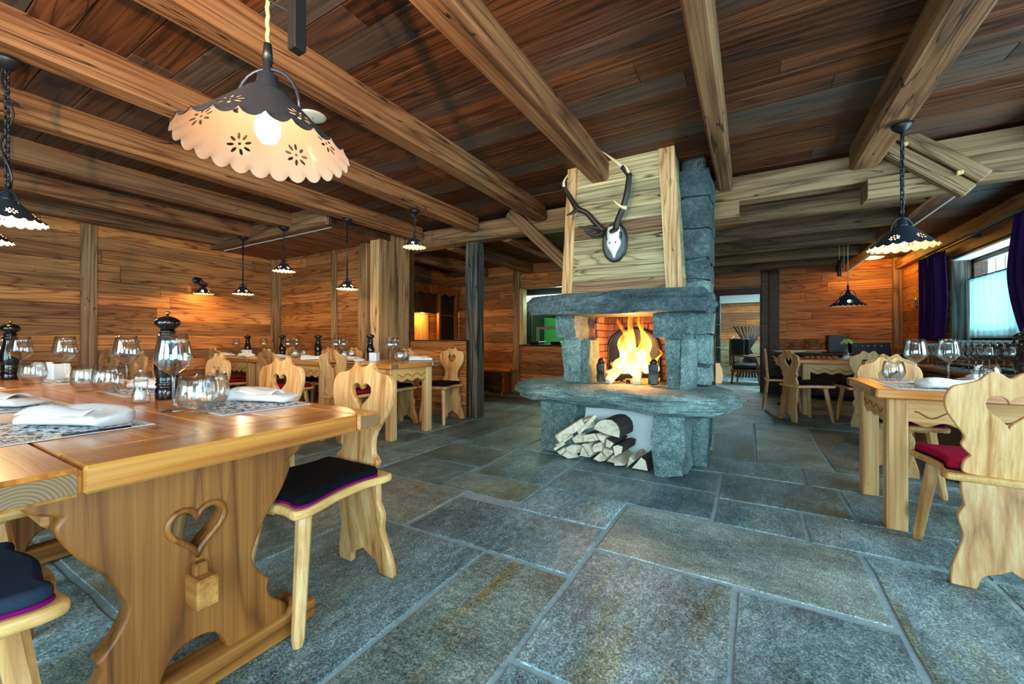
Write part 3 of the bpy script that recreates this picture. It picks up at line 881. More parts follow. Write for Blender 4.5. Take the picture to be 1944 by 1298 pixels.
trim(9, .185, .30, 9.06, 9.10, 0, 2.36, M['dark_wood']); trim(10, .31, .47, 9.04, 9.10, 0, 2.36, M['dark_wood']); trim(11, -.6, .185, 9.06, 9.10, 1.885, 1.99, M['dark_wood'])
trim(12, .165, .185, 9.1, 9.23, 0, 1.885, M['black'])
trim(13, 2.05, 2.163, 8.98, 9.09, 0, 2.36, M['beamz'])
trim(14, XW - .10, XW, 4.5, 9.0, 2.16, 2.30, M['beam'], .01)
# ================================================================ fireplace (one built thing, many stones and boards)
fp = empty('fireplace', (-.95, 3.7, 0)); tag(fp, 'open stone fireplace with a board-clad hood and rough slab hearth', 'fireplace')
def fpart(o): return child(o, fp)
def fsub(o, p):
    o.parent = p; o.location = Vector(o.location) - p.location - fp.location
    return o
# bearing stones and white back panel under the hearth
fpart(rock('bearing_stone', -1.63, -1.29, 3.29, 3.62, 0, .47, M['stone'], amp=.03, seed=1, cuts=7))
fpart(rock('bearing_stone', -.625, -.40, 3.11, 3.52, 0, .47, M['stone'], amp=.03, seed=2, cuts=7))
fpart(rock('bearing_stone', -.40, -.29, 3.72, 4.06, .1, .47, M['stone_dark'], amp=.012, seed=3, cuts=4))
fpart(rock('base_stone', -.42, -.285, 3.50, 3.74, 0, .47, M['stone'], amp=.02, seed=5, cuts=5))
fpart(rock('base_stone', -.42, -.285, 4.05, 4.16, 0, .47, M['stone'], amp=.015, seed=6, cuts=5))
fpart(box('white_panel', -1.30, -.60, 3.50, 3.54, 0, .50, M['plaster'], b=.004))
fpart(box('masonry_core', -1.62, -.42, 3.63, 4.15, 0, .50, M['lime'], b=.01))
# hearth slab: split gneiss with layered edge
def slab_layers(name, outline, z0, z1, layers, amp, seed, inset):
    pts = crom(outline, 6)
    n = len(pts); v = []; f = []
    cx = sum(p[0] for p in pts) / n; cy = sum(p[1] for p in pts) / n
    for k in range(layers + 1):
        z = z0 + (z1 - z0) * k / layers
        t = inset(k / layers)
        for i, (x, y) in enumerate(pts):
            q = noise.noise(Vector((x * 5 + seed, y * 5, z * 26 + seed)))
            q2 = noise.noise(Vector((x * 14 + seed, y * 14, z * 60)))
            dx, dy = x - cx, y - cy; l = math.hypot(dx, dy)
            d = t + q * amp + q2 * amp * .5 + amp * .45 * noise.noise(Vector((k * 3.7 + seed, x * 1.5, y * 1.5)))
            zz = z + .018 * noise.noise(Vector((x * 3 + seed, y * 3, z * 5)))
            v.append((x + dx / l * d, y + dy / l * d, zz))
    for k in range(layers):
        for i in range(n):
            j = (i + 1) % n
            f.append((k * n + i, k * n + j, (k + 1) * n + j, (k + 1) * n + i))
    # top rings towards the centre give an uneven bed
    base = layers * n
    prev = list(range(base, base + n))
    for r in (.8, .55, .3):
        ring = []
        for i in range(n):
            x = cx + (v[base + i][0] - cx) * r; y = cy + (v[base + i][1] - cy) * r
            ring.append(len(v)); v.append((x, y, z1 + .012 * noise.noise(Vector((x * 6, y * 6, seed)))))
        for i in range(n):
            j = (i + 1) % n
            f.append((prev[i], prev[j], ring[j], ring[i]))
        prev = ring
    f.append(tuple(prev)); f.append(tuple(range(n))[::-1])
    return mesh(name, v, f)
HO = [(-1.95, 3.52), (-1.80, 3.28), (-1.52, 3.18), (-1.15, 3.12), (-.80, 3.06), (-.45, 3.00), (-.22, 3.12), (-.10, 3.38), (-.09, 3.66), (-.20, 3.95), (-.5, 4.18), (-1.0, 4.2), (-1.6, 4.1), (-1.9, 3.8)]
fpart(link('hearth_slab', slab_layers('hearth_slab', HO, .455, .615, 16, .05, 3.7, lambda t: -.07 + .09 * math.sin(t * PI) ** .7), M['stone_slab']))
# jamb stones
def stones(lst, mat='stone', nm='jamb_stone'):
    for i, s in enumerate(lst):
        fpart(rock(nm, *s, M[mat], amp=.026, seed=10 + i, cuts=6, round_=.16))
stones([(-1.47, -1.30, 3.42, 3.74, .62, 1.01), (-1.30, -1.225, 3.43, 3.74, .62, 1.005), (-1.52, -1.33, 3.39, 3.74, 1.01, 1.215)])
stones([(-.585, -.475, 3.42, 3.72, .62, 1.01), (-.47, -.37, 3.40, 3.72, .62, 1.01), (-.67, -.37, 3.37, 3.72, 1.01, 1.215)])
fpart(box('mortar_fill', -1.45, -1.36, 3.46, 3.76, .6, 1.2, M['lime'], b=.01)); fpart(box('mortar_fill', -1.45, -1.25, 3.47, 3.76, .6, .98, M['lime'], b=.01)); fpart(box('mortar_fill', -.56, -.40, 3.45, 3.72, .6, 1.2, M['lime'], b=.01))
# stone pier up to the ceiling on the passage side
fpart(box('pier_core', -.50, -.312, 3.68, 4.17, .0, CEIL - .005, M['stone_dark'], b=.02))
z = .62; i = 0
while z < CEIL - .12:
    h = R.uniform(.16, .30)
    if z + h > CEIL - .01: h = CEIL - .012 - z
    if i % 2: ysp = [(3.64, 3.86), (3.87, 4.17)]
    else: ysp = [(3.64, 4.02), (4.03, 4.17)]
    for a, b in ysp:
        fpart(rock('pier_stone', -.50 if z < 1.3 else -.53, -.28, a, b, z + .006, z + h - .006, M['stone_dark' if z > 1.3 else 'stone'], amp=.022, seed=40 + i, cuts=5, round_=.22)); i += 1
    z += h
# firebox of brick
fb = [('back', (-1.26, -.55, 4.02, 4.06), 'Y'), ('left', (-1.26, -1.22, 3.74, 4.02), 'X'), ('right', (-.60, -.56, 3.74, 4.02), 'X')]
fpart(box('firebox_shell', -1.40, -.50, 4.08, 4.14, .6, 1.35, M['brick'], b=.004))
fpart(box('firebox_shell', -1.44, -1.27, 3.74, 4.08, .6, 1.35, M['brick'], b=.004)); fpart(box('firebox_shell', -.545, -.40, 3.72, 4.08, .6, 1.35, M['brick'], b=.004))
brick_x = box_me(.16, .03, .062, .004, 'brick'); brick_y = box_me(.03, .16, .062, .004, 'brick')
for r in range(10):
    zz = .65 + r * .068
    for k in range(5):
        x = -1.26 + .08 + k * .166 + (-.08 if r % 2 else 0)
        if -1.3 < x < -.5: fpart(link('brick', brick_x, M['brick'], None, (x, 4.055, zz)))
    for k in range(2):
        y = 3.82 + k * .166 + (-.05 if r % 2 else 0)
        fpart(link('brick', brick_y, M['brick'], None, (-1.245, y, zz))); fpart(link('brick', brick_y, M['brick'], None, (-.575, y, zz)))
# cast-iron fireback with arched top
arch = [(-.26, 0, 1), (.26, 0, 1), (.26, .30, 1), (.22, .40), (.12, .47), (0, .49), (-.12, .47), (-.22, .40), (-.26, .30, 1)]
fbk = link('fireback', plate('fireback', [crom(arch, 4)], .02, .004), M['black'], fp, Vector((-.98, 4.02, .63)) - fp.location)
rim = tube_me('fireback_rim', [(x, 0, y) for x, y in crom([(p[0] * .94, p[1] * .95 + .01) + tuple(p[2:]) for p in arch], 4)], .012, 6, closed=True)
link('fireback_rim', rim, M['black'], fbk, (0, -.012, 0))
for k in range(5):
    a = k * 1.25
    pts = [(.15 * math.cos(a + t * 2.2) * t * 1.1, -.014, .22 + .17 * math.sin(a + t * 2.2) * t) for t in [q / 7 for q in range(8)]]
    link('relief_scroll', tube_me('relief_scroll', pts, [.012 * (1 - .07 * q) for q in range(8)], 5), M['black'], fbk)
# mantel slab
MO = [(-1.68, 3.30), (-1.66, 3.14), (-1.30, 3.09), (-.85, 3.06), (-.45, 3.07), (-.27, 3.12), (-.26, 3.5), (-.28, 3.66), (-.9, 3.72), (-1.62, 3.62)]
fpart(link('mantel_slab', slab_layers('mantel_slab', MO, 1.21, 1.375, 9, .030, 8.2, lambda t: -.035 + .04 * math.sin(t * PI) ** .6), M['stone_dark']))
# board-clad hood, slightly tapering upwards
hz0, hz1 = 1.375, CEIL - .004
def hx(z):   # left/right/front of the hood at height z
    t = (z - hz0) / (hz1 - hz0)
    return -1.44 + .04 * t, -.44 - .07 * t, 3.33 + .05 * t
def quad_board(name, p, thick, mat, n):
    """board from four corner points with thickness along n"""
    p = [Vector(q) for q in p]; n = Vector(n) * thick
    c = sum(p, Vector()) / 4
    v = [q - c for q in p] + [q + n - c for q in p]
    me = mesh(name, v, [(0, 1, 2, 3), (7, 6, 5, 4), (0, 4, 5, 1), (1, 5, 6, 2), (2, 6, 7, 3), (3, 7, 4, 0)])
    return fpart(link(name, me, mat, None, c))
zs = [hz0, 1.50, 1.605, 1.74, 1.865, 1.985, 2.08, 2.165, 2.29, 2.40, hz1]
for bi, (a, b) in enumerate(zip(zs, zs[1:])):
    la, ra, fa = hx(a); lb_, rb__, fb_ = hx(b)
    e = .0015
    quad_board('hood_board', [(la + .09, fa + .012, a + e), (ra - .12, fa + .012, a + e), (rb__ - .12, fb_ + .012, b - e), (lb_ + .09, fb_ + .012, b - e)], .022, M['hood_dark' if bi in (0, 4) else 'hood'], (0, 1, 0))
    quad_board('side_board', [(ra - .012, fa + .04, a + e), (ra - .012, 3.72, a + e), (rb__ - .012, 3.72, b - e), (rb__ - .012, fb_ + .04, b - e)], .022, M['hood'], (-1, 0, 0))
    quad_board('side_board', [(la + .012, 3.9, a + e), (la + .012, fa + .04, a + e), (lb_ + .012, fb_ + .04, b - e), (lb_ + .012, 3.9, b - e)], .022, M['hood'], (1, 0, 0))
la, ra, fa = hx(hz0); lb_, rb__, fb_ = hx(hz1)
quad_board('corner_board', [(la, fa, hz0), (la + .092, fa, hz0), (lb_ + .092, fb_, hz1), (lb_, fb_, hz1)], .03, M['hoodz'], (0, 1, 0))
quad_board('corner_board', [(ra - .122, fa, hz0), (ra, fa, hz0), (rb__, fb_, hz1), (rb__ - .122, fb_, hz1)], .03, M['hoodz'], (0, 1, 0))
quad_board('corner_board', [(ra, fa + .001, hz0), (ra, fa + .05, hz0), (rb__, fb_ + .05, hz1), (rb__, fb_ + .001, hz1)], .02, M['hoodz'], (-1, 0, 0))
fpart(box('hood_core', -1.36, -.58, 3.42, 3.95, hz0, CEIL - .01, M['dark_wood'], b=.004))

# ---------------------------------------------------------------- fire
def flame_mat():
    m, nt, out = mat_new('flame')
    tc = N(nt, 'TexCoord'); sp = N(nt, 'SeparateXYZ'); L(nt, tc.outputs['Generated'], sp.inputs[0])
    nz = N(nt, 'TexNoise', Scale=6.0, Detail=3.0, Roughness=.55)
    mp = N(nt, 'Mapping'); mp.inputs['Scale'].default_value = (14, 14, 3.2); L(nt, tc.outputs['Object'], mp.inputs['Vector']); L(nt, mp.outputs[0], nz.inputs['Vector'])
    nz.inputs['Scale'].default_value = 1.0
    h = math_(nt, 'ADD', sp.outputs[2], math_(nt, 'MULTIPLY', math_(nt, 'SUBTRACT', nz.outputs['Fac'], .5), 1.1))
    rp = ramp(nt, [(.0, (1, .30, .02, 1)), (.22, (1, .72, .22, 1)), (.45, (1, .50, .07, 1)), (.75, (1, .24, .01, 1)), (1.0, (.8, .08, 0, 1))]); L(nt, h, rp.inputs[0])
    e = N(nt, 'Emission'); L(nt, rp.outputs[0], e.inputs[0])
    st = N(nt, 'MapRange'); st.inputs['To Min'].default_value = 9.0; st.inputs['To Max'].default_value = 2.2; L(nt, h, st.inputs['Value']); L(nt, st.outputs[0], e.inputs[1])
    a = N(nt, 'MapRange'); a.inputs['From Min'].default_value = .40; a.inputs['From Max'].default_value = .62; a.inputs['To Min'].default_value = .05; a.inputs['To Max'].default_value = .85
    L(nt, math_(nt, 'SUBTRACT', math_(nt, 'ADD', nz.outputs['Fac'], .12), math_(nt, 'MULTIPLY', sp.outputs[2], .14)), a.inputs['Value'])
    t = N(nt, 'BsdfTransparent'); mx = N(nt, 'MixShader'); L(nt, a.outputs[0], mx.inputs[0]); L(nt, t.outputs[0], mx.inputs[1]); L(nt, e.outputs[0], mx.inputs[2])
    L(nt, mx.outputs[0], out.inputs[0])
    return m
M['flame'] = flame_mat()
M['ember'] = emit('ember_glow', (1, .22, .03, 1), 2.5)
M['char'] = plain('charred_wood', S(30, 22, 20), .9, noise_amt=.5, nscale=60, bump=.5)
fire = empty('log_fire', (-.92, 3.72, .62)); tag(fire, 'burning log fire with tall yellow flames in the stone hearth', 'fire')
def tongue(x, y, z, h, w, seed):
    n, m = 12, 8; v = []; f = []
    for i in range(n + 1):
        t = i / n
        r = w * (math.sin(min(1, t * 1.25 + .18) * PI * .86) ** 1.1) * (1 - t * .45) if t < 1 else .001
        sx = .055 * math.sin(t * 5 + seed * 2.1) * t + .02 * math.sin(t * 11 + seed)
        for k in range(m):
            a = 2 * PI * k / m
            v.append((sx + r * math.cos(a), .5 * r * math.sin(a) + .02 * math.sin(t * 4 + seed), t * h))
    for i in range(n):
        for k in range(m):
            j = (k + 1) % m
            f.append((i * m + k, i * m + j, (i + 1) * m + j, (i + 1) * m + k))
    return link('flame', mesh('flame', v, f, True), M['flame'], fire, (x + .92, y - 3.72, z - .62))
for i, (x, y, z, h, w) in enumerate([(-1.00, 3.80, .68, .52, .075), (-.93, 3.77, .70, .58, .085), (-.87, 3.80, .68, .50, .07), (-.96, 3.72, .67, .40, .08), (-.88, 3.70, .66, .30, .07), (-1.07, 3.76, .66, .26, .055), (-.80, 3.76, .66, .34, .055), (-.76, 3.72, .65, .2, .045), (-1.12, 3.72, .65, .15, .04), (-.84, 3.84, .72, .56, .05), (-1.02, 3.84, .7, .44, .05), (-.74, 3.8, .66, .27, .04)]):
    tongue(x, y, z, h, w, i)
def split_log(p0, p1, w, t, mat, nm='burning_log'):
    o = bar(nm, p0, p1, w, t, mat, None, .006); return child(o, fire)
split_log((-1.08, 3.50, .635), (-.93, 3.80, .86), .075, .05, M['cut']); split_log((-.83, 3.52, .635), (-.88, 3.82, .88), .07, .05, M['cut'])
split_log((-1.15, 3.66, .66), (-.70, 3.72, .68), .06, .055, M['char']); split_log((-1.13, 3.78, .67), (-.72, 3.84, .69), .07, .06, M['char']); split_log((-1.05, 3.62, .65), (-.78, 3.86, .72), .05, .05, M['char'])
for k in range(26):
    s = R.uniform(.012, .03)
    o = child(rock('ember', *(lambda x, y: (x - s, x + s, y - s, y + s, .622, .622 + s * 1.5))(R.uniform(-1.12, -.72), R.uniform(3.6, 3.9)), M['ember' if k % 3 else 'char'], amp=.008, freq=30, cuts=1, seed=k), fire)
def lamp(name, loc, power, col, rad=.03, parent=None):
    l = bpy.data.lights.new(name, 'POINT'); l.energy = power; l.color = col; l.shadow_soft_size = rad
    o = bpy.data.objects.new(name, l); COL.objects.link(o); o.location = loc
    if parent: o.parent = parent
    return o
lamp('fire_light', (-.92, 3.66, .95), 30, (1, .36, .09), .09)
# andirons
def andiron(x):
    a = empty('andiron', (x, 3.50, .632)); 
    link('front_block', rock_me('front_block', .07, .07, .17, .012, 14, 3, x * 10, .4), M['black'], a, (0, 0, .082))
    link('knob', lathe('knob', [(0, .15), (.026, .155), (.034, .18), (.024, .205), (0, .212)], 12), M['black'], a)
    me, lc, ro = bar_me((0, .04, .05), (0, .38, .05), .02, .025); link('log_rest', me, M['black'], a, lc, ro)
    me, lc, ro = bar_me((0, .37, .0), (0, .37, .06), .02, .02); link('rear_foot', me, M['black'], a, lc, ro)
    return a
tag(andiron(-1.13), 'black iron fire dog on the hearth beside the split jamb stone', 'andiron'); tag(andiron(-.69), 'black iron fire dog on the hearth beside the mossy jamb stone', 'andiron')
# small poker set standing behind the hearth edge
for k, x in enumerate((-1.76, -1.71, -1.66)):
    o = link('fire_tool', tube_me('fire_tool', [(0, 0, 0), (0, 0, .74), (.0, .012, .76), (0, .02, .75)], .006, 6), M['steel'], None, (x, 4.28, 0))
    tag(o, 'slim steel fire tool standing upright behind the hearth slab', 'fire tool', 'fire tools behind the hearth')

# ---------------------------------------------------------------- firewood pile
F_, CX_, CY_ = 773.0, 972.0, 645.0
ca, sa = math.cos(math.radians(30.3)), math.sin(math.radians(30.3))
def onY(u, v, y):
    """photo pixel -> point of the vertical plane Y=y (used once, to read shapes off the photograph)"""
    k = (u - CX_) / F_
    rx, ry, rz = ca * k - sa, sa * k + ca, -(v - CY_) / F_
    t = y / ry
    return rx * t, 1.0 + rz * t
LOGS = [
 [(390,290),(500,210),(575,250),(570,360),(430,370)], [(570,230),(780,200),(860,320),(700,350),(580,340)], [(800,205),(960,250),(930,380),(860,310)], [(970,290),(1110,370),(1040,450),(965,430)],
 [(1085,410),(1170,390),(1260,420),(1240,530),(1120,590)], [(715,470),(760,390),(890,350),(905,510),(760,530)], [(920,455),(1085,490),(1090,530),(990,610),(920,530)], [(560,380),(670,370),(730,560),(700,590)],
 [(510,590),(560,420),(690,620)], [(310,430),(400,390),(540,400),(440,550),(300,490)], [(220,570),(300,500),(420,620),(330,630)], [(735,640),(870,530),(945,670),(850,690)], [(965,680),(1085,570),(1100,715)],
 [(1110,610),(1290,740),(1110,745)], [(1310,780),(1370,590),(1450,670)], [(1390,790),(1560,600),(1640,660),(1680,840)], [(130,520),(240,450),(270,500),(200,570)],
 [(730,140),(745,90),(800,20),(880,-20),(960,-35),(1060,-20),(1140,40),(1190,120),(1205,210),(1195,300),(960,235)],
]
NAMES = ['five-sided', 'bark-sided', 'narrow wedge', 'four-sided', 'round-backed', 'blunt', 'kite-shaped', 'long sliver', 'brown triangular', 'broad', 'thin lens-shaped', 'wide-based', 'small brown triangular', 'white triangular', 'tall triangular', 'quarter-round', 'small slanting', 'half-round']
WHERE = ['under the leaning billet', 'in the upper row of the pile', 'under the half-round log', 'beside the half-round log', 'at the slope of the pile', 'in the middle of the pile', 'below the wedge logs', 'standing on edge in the pile', 'on the floor', 'in the lower row', 'on the floor at the pile end', 'on the floor in mid pile', 'on the floor in mid pile', 'on the floor next to the quarter log', 'on the floor leaning on the quarter log', 'on the floor against the bearing stone', 'at the pile end by the small splits', 'lying on top of the pile']
yf = 3.17
for i, poly in enumerate(LOGS):
    yy = yf + R.uniform(0, .03)
    P2 = [onY(1040 + x / 8.836, 800 + y / 8.836, yf) for x, y in poly]
    cx = sum(p[0] for p in P2) / len(P2); cz = sum(p[1] for p in P2) / len(P2)
    P2 = [((x - cx) * .96, max((z - cz) * .96, .004 - cz)) for x, z in P2]
    n = len(P2); d = .07 if cx < -1.22 else .30
    area = sum(P2[k][0] * P2[(k + 1) % n][1] - P2[(k + 1) % n][0] * P2[k][1] for k in range(n))
    if area < 0: P2 = P2[::-1]
    # X to the right, Z up, front face looks to -Y
    sk = .03
    v = [(x, .004, z) for x, z in P2] + [(x + sk, d, z) for x, z in P2]
    f = [tuple(range(n))[::-1], tuple(range(n, 2 * n))] + [(k, (k + 1) % n, n + (k + 1) % n, n + k) for k in range(n)]
    f = [t[::-1] for t in f]
    o = link('firewood_log', mesh('firewood_log', v, f), M['bark'] if i in (1, 4, 15, 17, 3) else M['cut'], None, (cx, yy, cz))
    cap = [(x * .95, 0, z * .95) for x, z in P2] + [(x * .98, .006, z * .98) for x, z in P2]
    fc = [tuple(range(n))] + [(k, n + k, n + (k + 1) % n, (k + 1) % n) for k in range(n)]
    link('cut_end', mesh('cut_end', cap, fc), M['cut'], o)
    tag(o, '%s split firewood log %s' % (NAMES[i], WHERE[i]), 'firewood')
def billet(p0, p1, w, t, lb): tag(bar('firewood_billet', p0, p1, w, t, M['cut'], None, .004), lb, 'firewood')
def OY(u, v, y): x, z = onY(u, v, y); return (x, y, z)
billet(OY(1058, 832, 3.13), OY(1108, 800, 3.20), .07, .065, 'pale split billet leaning across the end of the firewood pile')
billet(OY(1098, 822, 3.15), OY(1131, 788, 3.22), .03, .03, 'thin split stick leaning up beside the half-round log')
billet(OY(1103, 806, 3.25), OY(1126, 798, 3.31), .08, .08, 'broad pale billet lying behind the leaning billet on the pile')
for k, (u, v) in enumerate(((1052, 853), (1056, 846), (1062, 842), (1068, 838))):
    billet(OY(u, v, 3.13), OY(u + 20, v - 12, 3.22), .018, .02, 'small pale split lying at the end of the firewood pile')
    bpy.context.scene.collection.objects[-1]['group'] = 'small splits at the pile end'

# ---------------------------------------------------------------- antler trophy on the hood
tr = empty('antler_trophy', (onY(1167, 460, 3.33)[0], 3.345, onY(1167, 460, 3.33)[1])); tag(tr, 'deer skull with dark antlers on an oval plaque on the chimney hood', 'trophy')
oval = [(.105 * math.cos(2 * PI * k / 36), .165 * math.sin(2 * PI * k / 36)) for k in range(36)]
link('plaque', plate('plaque', [oval], .03, .01), M['black'], tr, (0, -.012, 0))
link('plaque_face', plate('plaque_face', [[(x * .84, y * .88) for x, y in oval]], .01, .003), plain('plaque_face', S(70, 88, 92), .45), tr, (0, -.026, 0))
def skull():
    prof = [(0, .125, .05, .03), (.0, .10, .052, .045), (0, .06, .055, .055), (0, .02, .05, .055), (0, -.01, .062, .05), (0, -.04, .055, .042), (0, -.07, .035, .034), (0, -.10, .018, .026), (0, -.13, .010, .018)]
    v = []; f = []; m = 14
    for (x, z, w, d) in prof:
        for k in range(m):
            a = 2 * PI * k / m
            v.append((w * math.cos(a) * (1 - .12 * (math.sin(a) < -.5)), -d * (.35 + .65 * math.sin(a)) if math.sin(a) > 0 else -d * .35 * (1 + math.sin(a)), z))
    for i in range(len(prof) - 1):
        for k in range(m):
            j = (k + 1) % m; f.append((i * m + k, (i + 1) * m + k, (i + 1) * m + j, i * m + j))
    f.append(tuple(range(m))); f.append(tuple((len(prof) - 1) * m + k for k in range(m))[::-1])
    return mesh('skull', v, f, True)
sk_ = link('skull', skull(), M['bone'], tr, (0, -.03, .0))
for sx in (-1, 1):
    link('eye_socket', rock_me('eye_socket', .03, .03, .05, .004, 20, 2, sx, .6), M['black'], sk_, (sx * .052, -.018, .05))
    link('nasal_hole', rock_me('nasal_hole', .012, .012, .014, .001, 20, 1, sx, .6), M['black'], sk_, (sx * .024, -.043, -.012))
def antler(pts, rad, nm='antler', mat=None, par=None):
    """pts: (u, v, y) read from the photograph in the trophy zoom"""
    P3 = []
    for (a, b, dy) in pts:
        x, z = onY(1040 + a / 5.9, 290 + b / 5.9, 3.33)
        P3.append(Vector((x, 3.33 + dy, z)) - tr.location)
    # smooth
    Q = []; RD = []
    for i in range(len(P3) - 1):
        p0 = P3[max(i - 1, 0)]; p1 = P3[i]; p2 = P3[i + 1]; p3 = P3[min(i + 2, len(P3) - 1)]
        for k in range(4):
            t = k / 4
            Q.append(.5 * ((2 * p1) + (p2 - p0) * t + (2 * p0 - 5 * p1 + 4 * p2 - p3) * t * t + (3 * p1 - p0 - 3 * p2 + p3) * t ** 3)); RD.append(rad[i] + (rad[i + 1] - rad[i]) * t)
    Q.append(P3[-1]); RD.append(rad[-1])
    return link(nm, tube_me(nm, Q, [r * 1.25 for r in RD], 8), mat or M['antler'], par or tr)
aL = antler([(640, 890, -.05), (560, 800, -.07), (470, 700, -.09), (380, 660, -.1), (300, 540, -.1), (230, 430, -.11)], [.022, .019, .017, .02, .016, .013])
antler([(385, 665, -.1), (345, 720, -.14), (300, 762, -.18)], [.016, .011, .003], 'tine', par=aL); antler([(235, 430, -.11), (245, 380, -.13), (300, 320, -.16)], [.012, .008, .002], 'tine', M['tip'], aL)
antler([(230, 420, -.11), (240, 380, -.11), (280, 330, -.1)], [.012, .008, .002], 'tine', par=aL)
antler([(630, 900, -.05), (580, 950, -.1), (520, 945, -.15), (480, 890, -.18)], [.018, .013, .010, .002], 'tine', par=aL); antler([(610, 870, -.05), (540, 865, -.11), (480, 882, -.15), (420, 884, -.18)], [.016, .012, .008, .002], 'tine', par=aL)
aR = antler([(780, 870, -.05), (810, 780, -.07), (870, 660, -.09), (920, 500, -.1), (945, 330, -.1), (940, 290, -.1), (870, 210, -.11)], [.022, .02, .019, .019, .018, .017, .013])
antler([(870, 210, -.11), (790, 150, -.13), (670, 65, -.15)], [.013, .009, .002], 'tine', M['tip'], aR); antler([(945, 300, -.1), (930, 240, -.12), (890, 190, -.13)], [.014, .008, .002], 'tine', M['tip'], aR)
antler([(900, 650, -.09), (870, 655, -.13), (830, 630, -.16), (805, 598, -.18)], [.016, .01, .007, .002], 'tine', M['tip'], aR); antler([(780, 880, -.05), (750, 910, -.1), (770, 930, -.13)], [.018, .014, .004], 'tine', par=aR)

# ================================================================ windows and curtains
def window(n, plane, a, b, zz=WZB):
    """wooden frame, mullion and panes set deep in the opening"""
    o = empty('window_%d' % n); struct(o)
    z0, z1 = zz
    def bx(nm, p, q, d0, d1, u, w, mat, par=o):
        if plane == 'X': return box(nm, d0, d1, p, q, u, w, mat, par, .006)
        return box(nm, p, q, d0, d1, u, w, mat, par, .006)
    if plane == 'X': f0, f1 = XW + .18, XW + .25; g0, g1 = XW + .21, XW + .216; s0, s1 = XW - .03, XW + .26
    else: f0, f1 = YB - .25, YB - .18; g0, g1 = YB - .216, YB - .21; s0, s1 = YB - .26, YB + .03
    bx('frame_stile', a, a + .06, f0, f1, z0, z1, M['dark_wood']); bx('frame_stile', b - .06, b, f0, f1, z0, z1, M['dark_wood'])
    bx('frame_rail', a, b, f0, f1, z0, z0 + .07, M['dark_wood']); bx('frame_rail', a, b, f0, f1, z1 - .07, z1, M['dark_wood'])
    bx('mullion', (a + b) / 2 - .04, (a + b) / 2 + .04, f0, f1, z0, z1, M['dark_wood'])
    bx('pane', a + .05, (a + b) / 2 - .03, g0, g1, z0 + .06, z1 - .06, M['pane']); bx('pane', (a + b) / 2 + .03, b - .05, g0, g1, z0 + .06, z1 - .06, M['pane'])
    bx('sill', a, b, s0, s1, z0 - .03, z0 + .012, M['dark_wood'])
    bx('reveal_board', a, a + .02, s0 + .03, f0, z0, z1, M['oldpost']); bx('reveal_board', b - .02, b, s0 + .03, f0, z0, z1, M['oldpost']); bx('reveal_board', a, b, s0 + .03, f0, z1 - .02, z1, M['white_paint'])
    return o
for i, (a, b) in enumerate(WIN_R): window(i + 1, 'X', a, b, WZB if i else WZ)
for i, (a, b) in enumerate(WIN_B): window(i + 4, 'Y', a, b)
def drape(name, plane, c, a, b, z0, z1, amp, waves, mat, gather=None, n=60, parent=None, thick=.004):
    """hanging cloth with folds; gather(t): fraction pulled towards edge a at height t"""
    v = []; f = []; m = 16
    for j in range(m + 1):
        t = j / m; z = z1 + (z0 - z1) * t
        w = gather(t) if gather else (a, b)
        for i in range(n + 1):
            s = i / n
            y = w[0] + (w[1] - w[0]) * s
            d = c + amp * math.sin(s * waves * 2 * PI + .4 * math.sin(t * 2)) + amp * .4 * math.sin(s * waves * 4.4 * PI + 1)
            v.append((d, y, z) if plane == 'X' else (y, d, z))
    for j in range(m):
        for i in range(n):
            f.append((j * (n + 1) + i, j * (n + 1) + i + 1, (j + 1) * (n + 1) + i + 1, (j + 1) * (n + 1) + i))
    o = link(name, mesh(name, v, f, True), mat, parent)
    sm = o.modifiers.new('thickness', 'SOLIDIFY'); sm.thickness = thick
    return o
rod = empty('curtain_rod', (XW - .09, 6.1, 2.128)); tag(rod, 'thin black curtain rod with brackets above the window', 'curtain rod')
link('rod', tube_me('rod', [(0, -1.2, 0), (0, 1.7, 0)], .009, 8), M['black'], rod)
for y in (-.9, .25, 1.55):
    me, lc, ro = bar_me((0, y, 0), (.085, y, .0), .02, .05); link('bracket', me, M['black'], rod, lc, ro)
def g1(t):
    p = math.sin(min(1, t * 1.05) * PI * .8)
    return (7.10 - .05 * p - .0 * t + .26 * max(0, t - .55) ** 1.3, 7.80)
tag(drape('curtain', 'X', XW - .09, 7.05, 7.72, .99, 2.112, .035, 5, M['purple'], g1), 'dark purple velvet curtain gathered on the side of the window nearest the rear wall', 'curtain')
def g2(t):
    p = math.sin(t * PI * .9)
    return (4.75, 5.40 + .14 * p - .38 * max(0, t - .45) ** 1.2)
tag(drape('curtain', 'X', XW - .09, 5.0, 5.8, .99, 2.112, .035, 6, M['purple'], g2), 'dark purple velvet curtain swept back on the window side above the wine glasses', 'curtain')
sr = empty('cafe_curtain', (XW + .15, 6.1, 1.74)); tag(sr, 'white sheer half-height curtains on a thin rail inside the window', 'curtain')
link('rail', tube_me('rail', [(0, -1.05, 0), (0, 1.02, 0)], .008, 6), M['black'], sr)
for a, b in ((5.10, 5.93), (5.96, 7.10)):
    o = drape('sheer_panel', 'X', XW + .15, a, b, 1.02, 1.735, .006, 8, M['sheer'], thick=.001); child(o, sr)
